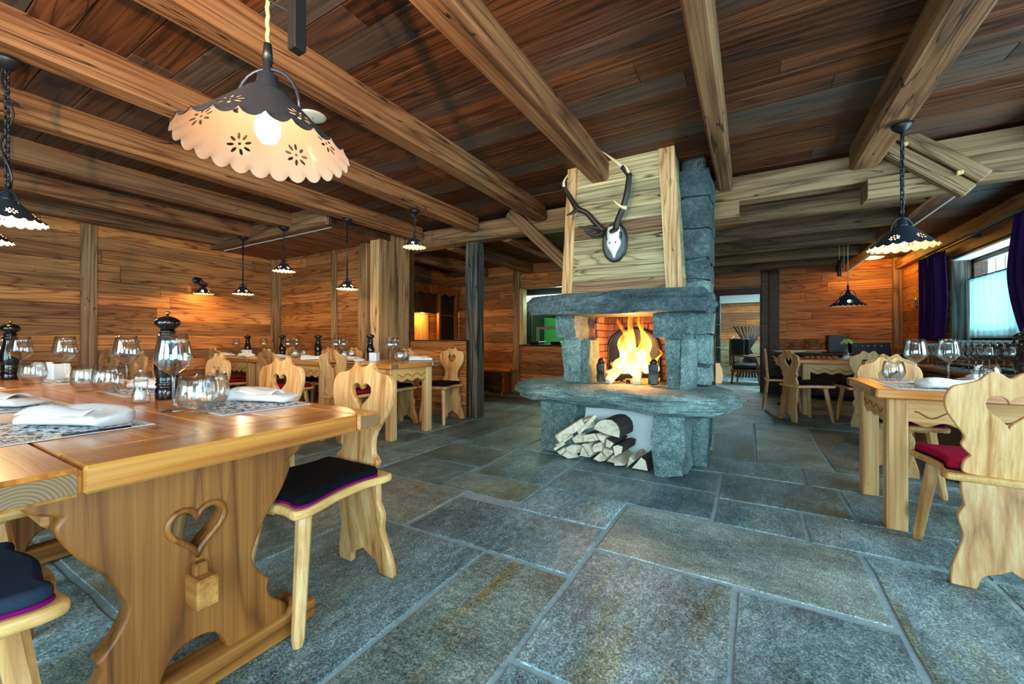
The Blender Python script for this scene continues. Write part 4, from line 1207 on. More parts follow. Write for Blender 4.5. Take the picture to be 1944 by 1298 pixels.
# neighbouring timber house front seen through the upper panes
nb = empty('neighbour_house', (5.0, 9.5, 0)); tag(nb, 'weathered timber house wall outside the window', 'house')
for k in range(30):
    box('wall_plank', -.05, .0, -6.0 + k * .40, -5.62 + k * .40, -.2, 5.2, M['dark_wood'] if k % 7 else M['oldpost'], nb)
box('roof_edge', -.6, .1, -6.2, 6.2, 5.2, 5.3, M['dark_wood'], nb); box('wall_core', .0, .2, -6.0, 6.0, -.2, 5.2, M['dark_wood'], nb)
w_ = box('shutter', -.09, -.051, -.4, .5, 1.3, 2.5, M['white_paint'], nb)
# wall thermostat
tag(box('thermostat', XW - .03, XW - .001, 8.30, 8.38, 1.50, 1.62, M['steel'], None, .01), 'small silver wall sensor between the curtain and the rear wall', 'sensor')
# ================================================================ chairs with heart-pierced backs
def chair_proto(name, style, cushion, label):
    root = empty(name); tag(root, label, 'chair')
    if style == 'crown':
        half = [(.0, .40), (.075, .40, 1), (.085, .445, 1), (.118, .468), (.13, .495), (.10, .52, 1), (.094, .56), (.100, .60), (.128, .645), (.168, .705), (.187, .770), (.184, .815), (.165, .845), (.140, .857, 1), (.098, .862), (.066, .880), (.049, .905, 1), (.025, .888), (.0, .883)]
        hr = heart(0, .757, .126, .130)
    else:
        half = [(.0, .40), (.075, .40, 1), (.085, .445, 1), (.122, .455), (.118, .50), (.10, .525, 1), (.128, .565), (.120, .60), (.140, .64, 1), (.172, .70), (.180, .755), (.160, .805), (.120, .822), (.085, .838), (.055, .872), (.028, .868), (.0, .848)]
        hr = heart(0, .715, .130, .150)
    up = plate('backrest', [crom(mirror(half), 5), hr], .026, .004)
    me = up
    lean = math.radians(5.0)
    for v in me.vertices:
        dz = v.co.z - .45
        v.co.y += math.sin(lean) * max(dz, 0)
    link('backrest', me, M['chair'], root)
    low = [(.0, .095, 1), (.030, .075), (.075, .052), (.095, .0, 1), (.168, .0, 1), (.165, .06), (.145, .13), (.128, .20), (.140, .27), (.120, .32, 1), (.128, .38), (.125, .425, 1), (.0, .425)]
    lm = plate('rear_leg_board', [crom(mirror(low), 4)], .028, .004)
    for v in lm.vertices: v.co.y += (.425 - v.co.z) * .12
    link('rear_leg_board', lm, M['chair'], root)
    # seat plank, waisted sides
    so = [(.0, .035), (.150, .035), (.178, .020), (.182, -.02), (.165, -.10), (.178, -.22), (.205, -.32), (.215, -.375), (.195, -.408), (.13, -.402), (.07, -.412), (.0, -.420)]
    sm = plate('seat', [crom(mirror(so), 4)], .030, .008, axes='XY')
    link('seat', sm, M['chairy'], root, (0, 0, .432))
    # cushion with a bright underside edge
    co = [(.0, -.022), (.135, -.022), (.160, -.045), (.148, -.12), (.160, -.22), (.186, -.31), (.196, -.36), (.175, -.388), (.12, -.380), (.06, -.392), (.0, -.398)]
    cm = plate('cushion', [crom(mirror(co), 4)], .034, .014, axes='XY', res=3)
    cu = link('cushion', cm, M[cushion], root, (0, 0, .469))
    pm = plate('cushion_base', [crom(mirror([(x * 1.012, y * 1.006) for x, y in co]), 4)], .009, .003, axes='XY')
    link('cushion_base', pm, M['magenta' if cushion != 'red_felt' else 'felt_black'], cu, (0, 0, -.017))
    # battens and splayed octagonal front legs
    for sx in (-1, 1):
        top = Vector((sx * .135, -.33, .418)); bot = Vector((sx * .185, -.385, 0))
        v = []; f = []
        for p, r in ((bot, .016), (bot.lerp(top, .06), .021), (top, .027)):
            for k in range(8):
                a = 2 * PI * (k + .5) / 8
                v.append((p.x + r * math.cos(a), p.y + r * math.sin(a), p.z))
        for i in range(2):
            for k in range(8):
                j = (k + 1) % 8; f.append((i * 8 + k, i * 8 + j, (i + 1) * 8 + j, (i + 1) * 8 + k))
        f.append(tuple(range(8))[::-1]); f.append(tuple(16 + k for k in range(8)))
        link('leg', mesh('leg', v, f), M['chair'], root)
    me2 = box_me(.33, .05, .02, .004, 'batten'); link('batten', me2, M['chairy'], root, (0, -.325, .408))
    return root
CROWN_B = chair_proto('heart_chair', 'crown', 'felt_black', 'x')
CROWN_N = chair_proto('heart_chair', 'crown', 'felt', 'x')
CROWN_R = chair_proto('heart_chair', 'crown', 'red_felt', 'x')
WIDE_R = chair_proto('heart_chair', 'wide', 'red_felt', 'x')
WIDE_B = chair_proto('heart_chair', 'wide', 'felt_black', 'x')
D = math.radians
g = 'chairs at the trestle tables'
place(CROWN_B, (-1.46, 1.18, 0), 0, 'pine heart-back chair with black cushion at the free corner of the trestle table', None)
place(CROWN_B, (-2.25, 1.28, 0), D(3), 'pine heart-back chair second from the free end of the trestle table', None)
place(CROWN_R, (-3.28, 1.42, 0), D(-4), 'pine heart-back chair behind the wine glass and large black mill', None)
place(CROWN_B, (-4.15, 1.42, 0), D(2), 'pine heart-back chair half hidden by the tall black pepper mill', None)
place(CROWN_B, (-4.75, 1.44, 0), D(-2), 'pine heart-back chair beside the one hidden by the pepper mill', None)
place(CROWN_R, (-6.15, 1.62, 0), D(8), 'pine heart-back chair standing by the boarded side wall post', None)
place(CROWN_N, (-1.46, -.13, 0), D(180), 'pine chair with navy scalloped cushion on the open side of the trestle table', None)
place(CROWN_N, (-2.27, -.03, 0), D(180), 'pine chair with navy cushion pushed under the trestle table', None)
for x, rz, lb_ in ((-3.55, 184, 'yellowish pine heart-back chair at the table row, turned away beside the small table'), (-4.70, 177, 'pine heart-back chair with red cushion at the middle of the table row'), (-5.93, 182, 'pine heart-back chair with red cushion by the white napkin cube on the table row')):
    place(CROWN_R, (x, 2.60, 0), D(rz), lb_)
for x, lb_ in ((-6.1, 'pine heart-back chair between the corner table and the back wall'), (-5.15, 'pine heart-back chair between the long table and the back wall, nearer the corner table'), (-4.65, 'pine heart-back chair between the long table and the pilaster of the back wall')):
    place(CROWN_B, (x, 3.66, 0), D(R.uniform(-3, 3)), lb_)
place(CROWN_B, (-3.605, 3.60, 0), 0, 'pine heart-back chair between the small table and the corner pillar')
place(CROWN_B, (-3.30, 4.10, 0), D(2), 'pine heart-back chair with black cushion in front of the low parapet wall')
place(WIDE_R, (.885, 2.405, 0), D(176), 'wide heart-back chair with crimson cushion seen from behind at the lone table')
place(WIDE_B, (.88, 3.96, 0), D(-2), 'wide heart-back chair facing the lone table behind its two wine glasses')
place(WIDE_B, (1.10, 4.95, 0), D(170), 'wide heart-back chair standing behind the one with two wine glasses before it')
c = place(WIDE_B, (.44, 6.14, 0), D(122), 'heart-back chair with a carved bird wing beside its back at the far table')
wing = crom([(0, .0), (-.05, .035), (-.16, .075, 1), (-.10, .03), (-.13, .02, 1), (-.08, -.01), (-.10, -.03, 1), (-.05, -.05), (0, -.06)], 4)
link('carved_wing', plate('carved_wing', [wing], .02, .003), M['chair'], c, (.155, .02, .72), (0, 0, PI))
place(WIDE_B, (.22, 6.98, 0), D(92), 'dark shadowed heart-back chair at the end of the far table')
place(WIDE_B, (1.16, 6.08, 0), D(186), 'heart-back chair pushed in at the long side of the far table')

# ================================================================ trestle tables
def trestle_table(x1, x0, y0, y1, label, fwd=True):
    """x1: free end towards the fireplace, x0: other end"""
    H = .76; T = .055
    yc = (y0 + y1) / 2
    root = empty('trestle_table', ((x0 + x1) / 2, yc, 0)); tag(root, label, 'table')
    P = lambda o: child(o, root)
    for ya, yb in ((y0, y0 + .125), (y1 - .085, y1)):
        bpk = P(box('border_plank', x0, x1, ya, yb, H - T, H, M['table_x'], b=.008))
        link('end_grain', box_me(.003, yb - ya - .016, T - .016, .001, 'end_grain'), M['endgrain'], bpk, ((x1 - x0) / 2 + .0005, 0, 0))
    P(box('end_plank', x1 - .17, x1 - .003, y0 + .126, y1 - .086, H - T, H, M['table_y'], b=.006)); P(box('end_plank', x0 + .003, x0 + .17, y0 + .126, y1 - .086, H - T, H, M['table_y'], b=.006))
    n = 4; w = (y1 - y0 - .212) / n
    for k in range(n):
        P(box('top_plank', x0 + .171, x1 - .171, y0 + .1265 + k * w, y0 + .1255 + (k + 1) * w, H - T, H - .0005, M['table_x'], b=.002))
    half = [(.0, .705, 1), (.325, .705, 1), (.335, .665), (.315, .620), (.262, .592, 1), (.272, .560), (.240, .490), (.190, .420), (.158, .350), (.150, .310), (.170, .262), (.205, .218, 1), (.198, .190), (.215, .150), (.262, .105), (.285, .065, 1), (.085, .065, 1), (.070, .105), (.045, .140), (.0, .152)]
    tm = plate('trestle_upright', [crom(mirror(half), 5), heart(0, .462, .120, .138, 36)], .055, .007, axes='YZ')
    hrm = tube_me('heart_moulding', [(0, x, z) for x, z in heart(0, .462, .138, .158, 36)], .009, 6, closed=True)
    fm = [(.0, .0, 1), (.30, .0, 1), (.325, .018, 1), (.355, .018, 1), (.355, .075, 1), (.31, .088), (.285, .115), (.255, .075, 1), (.0, .075, 1)]
    ft = plate('trestle_foot', [crom(mirror(fm), 3)], .095, .008, axes='YZ')
    for xe, s in ((x1 - .30, 1), (x0 + .30, -1)):
        u = link('trestle_upright', tm, M['trestle'], root, Vector((xe, yc, 0)) - root.location)
        link('heart_moulding', hrm, M['trestle'], u, (s * .030, 0, 0))
        link('trestle_foot', ft, M['trestle_y'], root, Vector((xe, yc, 0)) - root.location)
        P(box('wedge', xe + s * .034, xe + s * .062, yc - .018, yc + .018, .245, .375, M['trestle'], b=.006))
    P(box('stretcher', x0 + .20, x1 - .20, yc - .028, yc + .028, .262, .345, M['trestle_x'], b=.006))
    P(box('side_rail', x0 + .36, x1 - .36, y0 + .14, y0 + .185, .545, .635, M['trestle_x'], b=.012)); P(box('side_rail', x0 + .36, x1 - .36, y1 - .185, y1 - .14, .545, .635, M['trestle_x'], b=.012))
    return root
trestle_table(-1.085, -3.06, .13, .965, 'honey-coloured trestle table with a heart-pierced upright, laid for guests')
trestle_table(-3.10, -5.10, .13, .96, 'second honey-coloured trestle table standing end to end with the first')
# ================================================================ four-legged tables with carved aprons
def leg_table(x0, x1, y0, y1, H, label, leg=.085, mats=('table_x', 'table_y')):
    T = .05
    root = empty('farm_table', ((x0 + x1) / 2, (y0 + y1) / 2, 0)); tag(root, label, 'table')
    P = lambda o: child(o, root)
    bw = .11
    for ya, yb in ((y0, y0 + bw), (y1 - bw, y1)):
        bpk = P(box('border_plank', x0, x1, ya, yb, H - T, H, M[mats[0]], b=.007))
        for sx in (-1, 1): link('end_grain', box_me(.003, yb - ya - .014, T - .014, .001, 'end_grain'), M['endgrain'], bpk, (sx * ((x1 - x0) / 2 + .0005), 0, 0))
    P(box('end_plank', x0 + .003, x0 + .12, y0 + bw + .001, y1 - bw - .001, H - T, H, M[mats[1]], b=.005)); P(box('end_plank', x1 - .12, x1 - .003, y0 + bw + .001, y1 - bw - .001, H - T, H, M[mats[1]], b=.005))
    n = 3; w = (y1 - y0 - 2 * bw - .002) / n
    for k in range(n):
        P(box('top_plank', x0 + .121, x1 - .121, y0 + bw + .0015 + k * w, y0 + bw + .0005 + (k + 1) * w, H - T, H - .0005, M[mats[0]], b=.002))
    i = .055
    for a in (x0 + i, x1 - i - leg):
        for b in (y0 + i, y1 - i - leg):
            P(box('leg', a, a + leg, b, b + leg, 0, H - T, M['pine'], b=.008))
    def apron(L_, nm):
        m = max(3, int(L_ / .13)); bot = [(-L_ / 2 + L_ * k / (m * 8), .0 + .012 * math.cos(2 * PI * k / 8)) for k in range(m * 8 + 1)]
        out = bot + [(L_ / 2, .13), (-L_ / 2, .13)]
        return out
    ax = apron(x1 - x0 - 2 * i - 2 * leg, 'apron'); ay = apron(y1 - y0 - 2 * i - 2 * leg, 'apron')
    mx = plate('apron', [ax], .022, .003); my = plate('apron', [ay], .022, .003, axes='YZ')
    wx = tube_me('carved_wave', [(p[0] * .96, 0, .05 + p[1] * 1.3) for p in ax[:-2]], .004, 5); wy = tube_me('carved_wave', [(0, p[0] * .94, .05 + p[1] * 1.3) for p in ay[:-2]], .004, 5)
    for y, s in ((y0 + i + .02, -1), (y1 - i - .02, 1)):
        o = link('apron', mx, M['pinex'], root, Vector(((x0 + x1) / 2, y, H - T - .13)) - root.location)
        link('carved_wave', wx, M['trestle'], o, (0, s * .011, 0))
    for x, s in ((x0 + i + .02, -1), (x1 - i - .02, 1)):
        o = link('apron', my, M['chairy'], root, Vector((x, (y0 + y1) / 2, H - T - .13)) - root.location)
        link('carved_wave', wy, M['trestle'], o, (s * .011, 0, 0))
    return root
leg_table(-3.96, -2.98, 2.79, 3.50, .765, 'square four-legged pine table in front of the dark post')
leg_table(-5.52, -4.04, 2.79, 3.50, .765, 'long four-legged pine table along the back wall')
leg_table(-6.62, -5.56, 2.79, 3.50, .765, 'four-legged pine table in the corner of the boarded walls')
leg_table(.57, 2.06, 2.80, 3.55, .745, 'lone four-legged pine table near the window wall, laid for guests')
leg_table(.55, 1.58, 6.58, 7.38, .74, 'far pine table with carved apron in the passage behind the fireplace')
# black upholstered bench behind the lone table
bn = empty('padded_bench', (1.70, 4.3, 0)); tag(bn, 'black leather bench behind the lone table by the window wall', 'bench')
for o in (box('seat_pad', 1.22, 2.12, 3.98, 4.42, .40, .50, M['leather'], b=.03), box('plinth', 1.26, 2.10, 4.02, 4.38, 0, .40, M['dark_wood'], b=.01)): child(o, bn)
# alcove bench and table
ab = empty('alcove_bench', (-4.3, 6.2, 0)); tag(ab, 'plank bench with heart-cut ends in the alcove by the far wall', 'bench')
child(box('seat_plank', -4.85, -3.72, 6.28, 6.64, .43, .475, M['table_x'], b=.008), ab)
eb = plate('bench_end', [crom([(-.16, 0, 1), (-.11, .1), (-.13, .22), (-.10, .30), (-.15, .43, 1), (.15, .43, 1), (.10, .30), (.13, .22), (.11, .1), (.16, 0, 1), (.05, 0, 1), (0, .06), (-.05, 0, 1)], 4), heart(0, .30, .06, .08)], .035, .004, axes='YZ')
for x in (-4.7, -3.90): link('bench_end', eb, M['trestle'], ab, Vector((x, 6.46, 0)) - ab.location)
at = empty('alcove_table', (-4.6, 5.6, 0)); tag(at, 'dark plank table in the alcove behind the parapet', 'table')
child(box('top', -5.0, -3.95, 5.25, 5.95, .70, .75, M['table_x'], b=.006), at)
for x in (-4.9, -4.15):
    for y in (5.32, 5.82): child(box('leg', x, x + .07, y, y + .07, 0, .70, M['trestle'], b=.006), at)
# ================================================================ cupboard with a lit niche in the alcove
cb = empty('cupboard', (-5.3, 5.9, 0)); tag(cb, 'tall alpine cupboard with scalloped cornice and glowing open niche', 'cupboard')
P = lambda o: child(o, cb)
cx0, cx1 = -5.49, -5.10; y0, y1 = 4.70, 6.62
P(box('base_body', cx0, cx1, y0, y1, 0, .90, M['trestle'], b=.008)); P(box('counter', cx0, cx1 + .03, y0 - .02, y1 + .02, .90, .93, M['dark_wood'], b=.006))
for y in (y0, 6.03, y1 - .06): P(box('stile', cx1 - .10, cx1 - .04, y, y + .06, .93, 1.98, M['trestle'], b=.005))
for k in range(9): P(box('niche_board', cx0, cx0 + .02, y0 + .06 + k * .15, y0 + .208 + k * .15, .93, 1.98, M['pine'], b=.003))
P(box('niche_roof', cx0, cx1 - .1, y0, 6.06, 1.50, 1.53, M['dark_wood'], b=.004)); P(box('upper_door', cx1 - .115, cx1 - .10, y0 + .06, 6.03, 1.53, 1.86, M['dark_wood'], b=.004)); P(box('side_door', cx1 - .115, cx1 - .10, 6.09, y1 - .06, .93, 1.98, M['black'], b=.004))
P(box('shelf', cx1 - .10, cx1 - .06, 6.09, y1 - .06, 1.47, 1.49, M['trestle'], b=.003))
P(box('cornice', cx0, cx1, y0 - .04, y1 + .04, 1.98, 2.03, M['trestle'], b=.01))
sc_ = [(-.96 + k * .02, -.03 + .018 * math.sin(k * .52)) for k in range(97)] + [(.96, .09), (-.96, .09)]
P(link('valance', plate('valance', [sc_], .018, .003, axes='YZ'), M['trestle'], None, (cx1 - .03, (y0 + y1) / 2, 1.90)))
lamp('niche_light', (-5.28, 5.72, 1.46), 18, (1, .50, .10), .03)
# ================================================================ sideboard along the rear wall
sd = empty('sideboard', (1.3, 8.8, 0)); tag(sd, 'dark sideboard along the rear wall holding boards and boxes', 'sideboard')
P = lambda o: child(o, sd)
P(box('top', .50, 2.10, 8.48, 9.06, .74, .78, M['dark_wood'], b=.006)); P(box('body', .54, 2.06, 8.54, 9.05, .06, .74, M['dark_wood'], b=.006))
for k in range(4):
    d_ = P(box('door', .56 + k * .375, .92 + k * .375, 8.515, 8.538, .10, .72, M['dark_wood'], b=.004))
    link('knob', lathe('knob', [(0, 0), (.012, .0), (.015, .012), (0, .02)], 10), M['brass'], d_, (.12, -.012, .05), (PI / 2, 0, 0))
# wine-glass buffet under the window
bf = empty('buffet', (1.95, 5.8, 0)); tag(bf, 'low wooden buffet under the window set with wine glasses', 'sideboard')
P = lambda o: child(o, bf)
P(box('top', 1.66, 2.13, 4.80, 6.85, .66, .70, M['trestle_y'], b=.006)); P(box('body', 1.72, 2.12, 4.86, 6.8, .04, .66, M['dark_wood'], b=.006))
for k in range(3): P(box('door', 1.70, 1.72, 4.88 + k * .64, 5.50 + k * .64, .08, .64, M['trestle'], b=.004))
P(box('glass_step', 1.92, 2.12, 4.85, 6.8, .70, .735, M['dark_wood'], b=.003))
# ================================================================ lounge beyond the doorway
lw = [('wall_lounge', 'Y', 13.3, [(-2.0, 2.6, 0, 2.5)], -1)]
lo_ = wall('wall_lounge', 'Y', 13.3, [(-2.0, 2.7, .95, 2.05)], 0, 2.5, -1, M['wallx'])
struct(box('wall_lounge_upper', -2.0, 2.7, 13.2, 13.4, 2.05, 2.5, M['white_paint'])); struct(box('wall_lounge_lower', -2.0, 2.7, 13.22, 13.4, 0, .95, M['hood']))
struct(box('ceiling_lounge', -2.0, 2.7, 9.25, 13.4, 2.45, 2.5, M['white_paint'])); struct(box('wall_lounge_side', 2.6, 2.7, 9.2, 13.4, 0, 2.5, M['white_paint'])); struct(box('wall_lounge_end', -2.1, -2.0, 9.2, 13.4, 0, 2.5, M['white_paint']))
ll = bpy.data.lights.new('lounge_fill_light', 'AREA'); ll.shape = 'RECTANGLE'; ll.size = 1.6; ll.size_y = 1.2; ll.energy = 110; ll.color = (.72, .95, 1)  # added fill light that brightens the lounge, no fitting of the room
lo = bpy.data.objects.new('lounge_fill_light', ll); COL.objects.link(lo); lo.location = (.6, 11.2, 2.43)
pl_ = empty('stone_pillar', (-.85, 10.9, 0)); tag(pl_, 'dark stone pillar in the lounge beyond the doorway', 'pillar')
z = 0; k = 0
while z < 2.44:
    h = min(R.uniform(.22, .32), 2.445 - z); child(rock('pillar_stone', -1.10, -.60, 10.7, 11.1, z + .004, z + h - .004, M['stone_dark'], amp=.015, seed=80 + k, cuts=3), pl_); z += h; k += 1
def armchair(loc, rz, seat, lb_):
    a = empty('wing_armchair', loc, rz); tag(a, lb_, 'armchair')
    bk = crom([(-.30, .42, 1), (-.31, .8), (-.27, 1.02), (-.10, 1.07), (0, 1.10), (.10, 1.07), (.27, 1.02), (.31, .8), (.30, .42, 1)], 4)
    link('back_frame', plate('back_frame', [bk], .07, .015), M['trestle'], a, (0, .28, 0)); link('back_pad', plate('back_pad', [[(x * .86, .75 + (y - .75) * .86) for x, y in bk]], .11, .03), M[seat], a, (0, .27, 0))
    link('seat_pad', box_me(.58, .56, .14, .04, 'seat_pad'), M[seat], a, (0, -.02, .40)); link('seat_rail', box_me(.62, .60, .06, .01, 'seat_rail'), M['trestle'], a, (0, -.02, .31))
    for sx in (-1, 1):
        link('arm_rest', tube_me('arm_rest', [(sx * .31, .26, .66), (sx * .33, 0, .64), (sx * .33, -.22, .62), (sx * .32, -.25, .5), (sx * .31, -.24, .34)], .022, 8), M['trestle'], a)
        link('wing', box_me(.05, .26, .38, .02, 'wing'), M[seat], a, (sx * .29, .14, .84))
        for sy in (-.26, .24): link('leg', tube_me('leg', [(sx * .27, sy, .30), (sx * .29, sy * 1.05, .15), (sx * .28, sy * 1.1, 0)], [.03, .022, .016], 8), M['trestle'], a)
    return a
armchair((-.05, 10.75, 0), D(80), 'leather', 'dark wing armchair with carved wooden frame in the lounge')
armchair((.62, 11.6, 0), D(20), 'linen', 'pale upholstered armchair behind the dark one in the lounge')
st = empty('stick_bundle', (-.02, 12.5, 0)); tag(st, 'bundle of dark upright sticks fanned out in the lounge', 'decoration')
for k in range(9):
    a = (k - 4) * .075
    link('stick', tube_me('stick', [(-a * 1.0, R.uniform(-.12, .12), 0), (-a * .1 + R.uniform(-.02, .02), 0, .72), (a * 1.2, R.uniform(-.1, .1), 1.36)], .024, 6), M['black'], st)
tb = empty('glowing_jar', (-.66, 10.5, 0)); tag(tb, 'glowing lattice jar lamp on the floor by the lounge pillar', 'lamp')
link('jar', lathe('jar', [(0, 0), (.10, .01), (.13, .15), (.11, .34), (.07, .42), (.075, .46)], 18), emit('jar_glow', (1, .8, .45, 1), .5), tb)
link('handle', tube_me('handle', [(.08 * math.cos(t), 0, .45 + .13 * math.sin(t)) for t in [PI * q / 8 for q in range(9)]], .008, 6), M['black'], tb)
# ================================================================ kitchen beyond the counter
struct(box('wall_kitchen_rear', -5.3, -1.16, 8.9, 9.0, 0, 2.5, plain('kitchen_green_tile', S(56, 130, 64), .3))); struct(box('wall_kitchen_side', -5.4, -5.3, 6.87, 9.0, 0, 2.5, M['black'])); struct(box('ceiling_kitchen', -5.4, -1.16, 6.9, 9.0, 2.40, 2.44, M['white_paint']))
struct(box('trim_15', -3.76, -1.16, 6.70, 7.20, .885, .915, M['black'], None, .006))
hd = empty('extractor_hood', (-2.9, 7.7, 1.95)); tag(hd, 'extractor hood with a bright green-white lamp over the kitchen counter', 'extractor hood')
child(box('canopy', -4.6, -1.3, 7.35, 8.3, 1.90, 2.35, M['steel'], b=.02), hd); child(box('lamp_panel', -4.5, -1.4, 7.45, 8.2, 1.865, 1.895, emit('hood_lamp', (.75, 1, .70, 1), 5), b=.004), hd)
kl = lamp('hood_light', (-3.4, 7.9, 1.75), 22, (.7, 1, .62), .1)
cab = empty('kitchen_cabinet', (-4.7, 8.5, 0)); tag(cab, 'tall black kitchen cabinet beside the hood', 'cabinet')
child(box('body', -5.1, -4.27, 8.2, 8.85, 0, 1.85, M['black'], b=.01), cab); child(box('door', -5.05, -4.32, 8.17, 8.195, .1, 1.80, M['black'], b=.006), cab)
pr = empty('pass_rack', (-2.9, 7.0, .915)); tag(pr, 'steel serving rack on the kitchen counter', 'rack')
for o in (box('upright', -3.54, -3.49, 6.98, 7.02, .915, 1.20, M['steel']), box('upright', -2.60, -2.55, 6.98, 7.02, .915, 1.20, M['steel']), box('top_bar', -3.54, -2.55, 6.97, 7.03, 1.20, 1.25, M['steel'])): child(o, pr)
pan_me = lathe('pan', [(0, 0), (.09, 0), (.10, .05), (.10, .055), (.093, .052), (.085, .006), (0, .006)], 20)
for k, (x, y) in enumerate(((-3.50, 6.83), (-3.08, 6.86), (-2.70, 6.84))):
    o = empty('frying_pan', (x, y, .916)); tag(o, 'small black pan on the kitchen counter', 'pan', 'pans on the kitchen counter')
    link('bowl', pan_me, M['black'], o); me, lc, ro = bar_me((.09, 0, .045), (.22, .04, .06), .02, .012); link('handle', me, M['steel'], o, lc, ro)
# ================================================================ table ware prototypes
def ware(name, label, cat):
    return tag(empty(name), label, cat)
WG = ware('wine_glass', 'x', 'wine glass')
h = .245
bowl = [(.006, .112), (.012, .118), (.030, .132), (.046, .150), (.050, .160), (.0475, .185), (.042, .215), (.0375, h), (.0365, h), (.0410, .215), (.0465, .185), (.0488, .160), (.045, .152), (.028, .135), (.010, .122), (0, .119)]
bowl = [(r * 1.06, z * 1.06) for r, z in bowl]
link('bowl', lathe('bowl', bowl, 28), M['glass'], WG)
link('stem', lathe('stem', [(0, .126), (.0062, .119), (.0042, .10), (.0038, .05), (.005, .014), (0, .010)], 12), M['glass'], WG)
link('foot', lathe('foot', [(0, .011), (.010, .009), (.034, .004), (.036, .002), (.034, .0), (0, .0)], 28), M['glass'], WG)
TU = ware('water_tumbler', 'x', 'glass')
link('body', lathe('body', [(r * 1.13, z * 1.24) for r, z in [(0, .0), (.026, .0), (.034, .006), (.046, .028), (.0495, .045), (.046, .070), (.040, .098), (.0385, .098), (.0445, .070), (.048, .045), (.044, .030), (.031, .012), (0, .010)]], 28), M['glass'], TU)
MI = ware('pepper_mill', 'x', 'pepper mill')
def mill_prof(H):
    p = [(0, 0), (.034, 0), (.036, .01), (.036, .12), (.033, .13), (.031, .145), (.036, .165), (.034, .185), (.031, .195), (.035, .21), (.032, .225), (.036, .27), (.040, .34), (.039, .42), (.033, .52), (.027, .60), (.0245, .66), (.028, .70), (.031, .715), (.024, .73), (.023, .755), (.027, .765), (.024, .78)]
    return [(r * 1.12, z * H) for r, z in p]
def mill(root, H):
    link('body', lathe('body', mill_prof(H) + [(0, .78 * H)], 24), M['mill'], root)
    link('head', lathe('head', [(0, .78 * H), (.022, .78 * H), (.024, .80 * H), (.038, .83 * H), (.043, .865 * H), (.040, .90 * H), (.026, .93 * H), (.012, .945 * H), (0, .947 * H)], 24), M['mill'], root)
    link('finial', lathe('finial', [(0, .945 * H), (.005, .945 * H), (.004, .965 * H), (.009, .972 * H), (.010, .985 * H), (.006, 1.0 * H), (0, 1.0 * H)], 12), M['brass'], root)
mill(MI, .355)
MS = ware('pepper_mill', 'x', 'pepper mill'); mill(MS, .315)
SA = ware('salt_mill', 'x', 'salt mill')
M['acrylic'] = M['glass']
link('body', lathe('body', [(0, 0), (.027, 0), (.028, .01), (.027, .03), (.022, .045), (.019, .06), (.022, .075), (.023, .082), (0, .082)], 20), M['acrylic'], SA)
link('salt', lathe('salt', [(0, .012), (.017, .014), (.016, .045), (0, .047)], 14), M['ceramic'], SA)
link('head', lathe('head', [(0, .083), (.020, .083), (.023, .092), (.022, .105), (.012, .114), (0, .116)], 20), M['acrylic'], SA)
link('knob', lathe('knob', [(0, .116), (.006, .117), (.007, .125), (0, .13)], 10), M['steel'], SA)
# folded napkin: soft flattened roll, wider at one end, with a fold lip
def napkin_me(L_=.25, w0=.046, w1=.066, t=.038, seed=0, tilt=0.0):
    n, m = 16, 18; v = []; f = []
    for i in range(n + 1):
        s = i / n
        w = w0 + (w1 - w0) * s; th = t * (.85 + .35 * math.sin(s * 2.6 + seed)) * (1 if 0 < i < n else .8)
        for k in range(m):
            a = 2 * PI * k / m
            c_, s_ = math.cos(a), math.sin(a)
            x = w * math.copysign(abs(c_) ** .55, c_)
            z = th * .5 * math.copysign(abs(s_) ** .8, s_) * (1 - .35 * (x / w) * math.cos(seed))
            z += .006 * math.sin(s * 5 + x * 40 + seed) * (s_ > 0)
            v.append((x, -L_ / 2 + L_ * s + .01 * c_, z + th * .5 + s * tilt))
    for i in range(n):
        for k in range(m):
            j = (k + 1) % m; f.append((i * m + k, i * m + j, (i + 1) * m + j, (i + 1) * m + k))
    f.append(tuple(range(m))[::-1]); f.append(tuple(n * m + k for k in range(m)))
    zmin = min(q[2] for q in v)
    return mesh('napkin', [(x, y, z - zmin) for x, y, z in v], f, True)
NAPS = [napkin_me(seed=k, tilt=.004 * k) for k in range(3)]
def fold_me(n=14):
    """second leaf of the napkin curling over the first"""
    v = []; f = []
    for i in range(n + 1):
        s = i / n
        for k in range(9):
            t = k / 8
            v.append((-.040 + .08 * t + .01 * s, -.12 + .20 * s, .040 + .016 * math.sin(t * PI) + .006 * math.sin(s * 6)))
    for i in range(n):
        for k in range(8): a = i * 9 + k; f.append((a, a + 1, a + 10, a + 9))
    return mesh('fold', v, f, True)
FOLD = fold_me()
def mat_me(w, d):
    me = box_me(w, d, .0016, .0004, 'placemat')
    uvl = me.uv_layers.new(name='UVMap')
    for lp in me.loops:
        p = me.vertices[lp.vertex_index].co; uvl.data[lp.index].uv = (p.x / w + .5, p.y / d + .5)
    return me
MAT = mat_me(.42, .29)
def placemat(x, y, z, rz, lb_, group=None): return tag(link('placemat', MAT, M['placemat'], None, (x, y, z + .0012), (0, 0, rz)), lb_, 'placemat', group)
def napkin(x, y, z, rz, lb_, k=0, group=None):
    o = empty('napkin', (x, y, z), rz); tag(o, lb_, 'napkin', group)
    link('roll', NAPS[k % 3], M['linen'], o)
    f_ = link('fold', FOLD, M['linen'], o, (.0, 0, -.004)); md = f_.modifiers.new('t', 'SOLIDIFY'); md.thickness = .003
    return o
CUBE = ware('napkin_cube', 'x', 'napkin holder')
link('body', box_me(.085, .085, .095, .006, 'body'), M['ceramic'], CUBE, (0, 0, .0485)); link('slot', box_me(.05, .02, .004, .001, 'slot'), M['black'], CUBE, (0, 0, .0965))
H1 = .7605
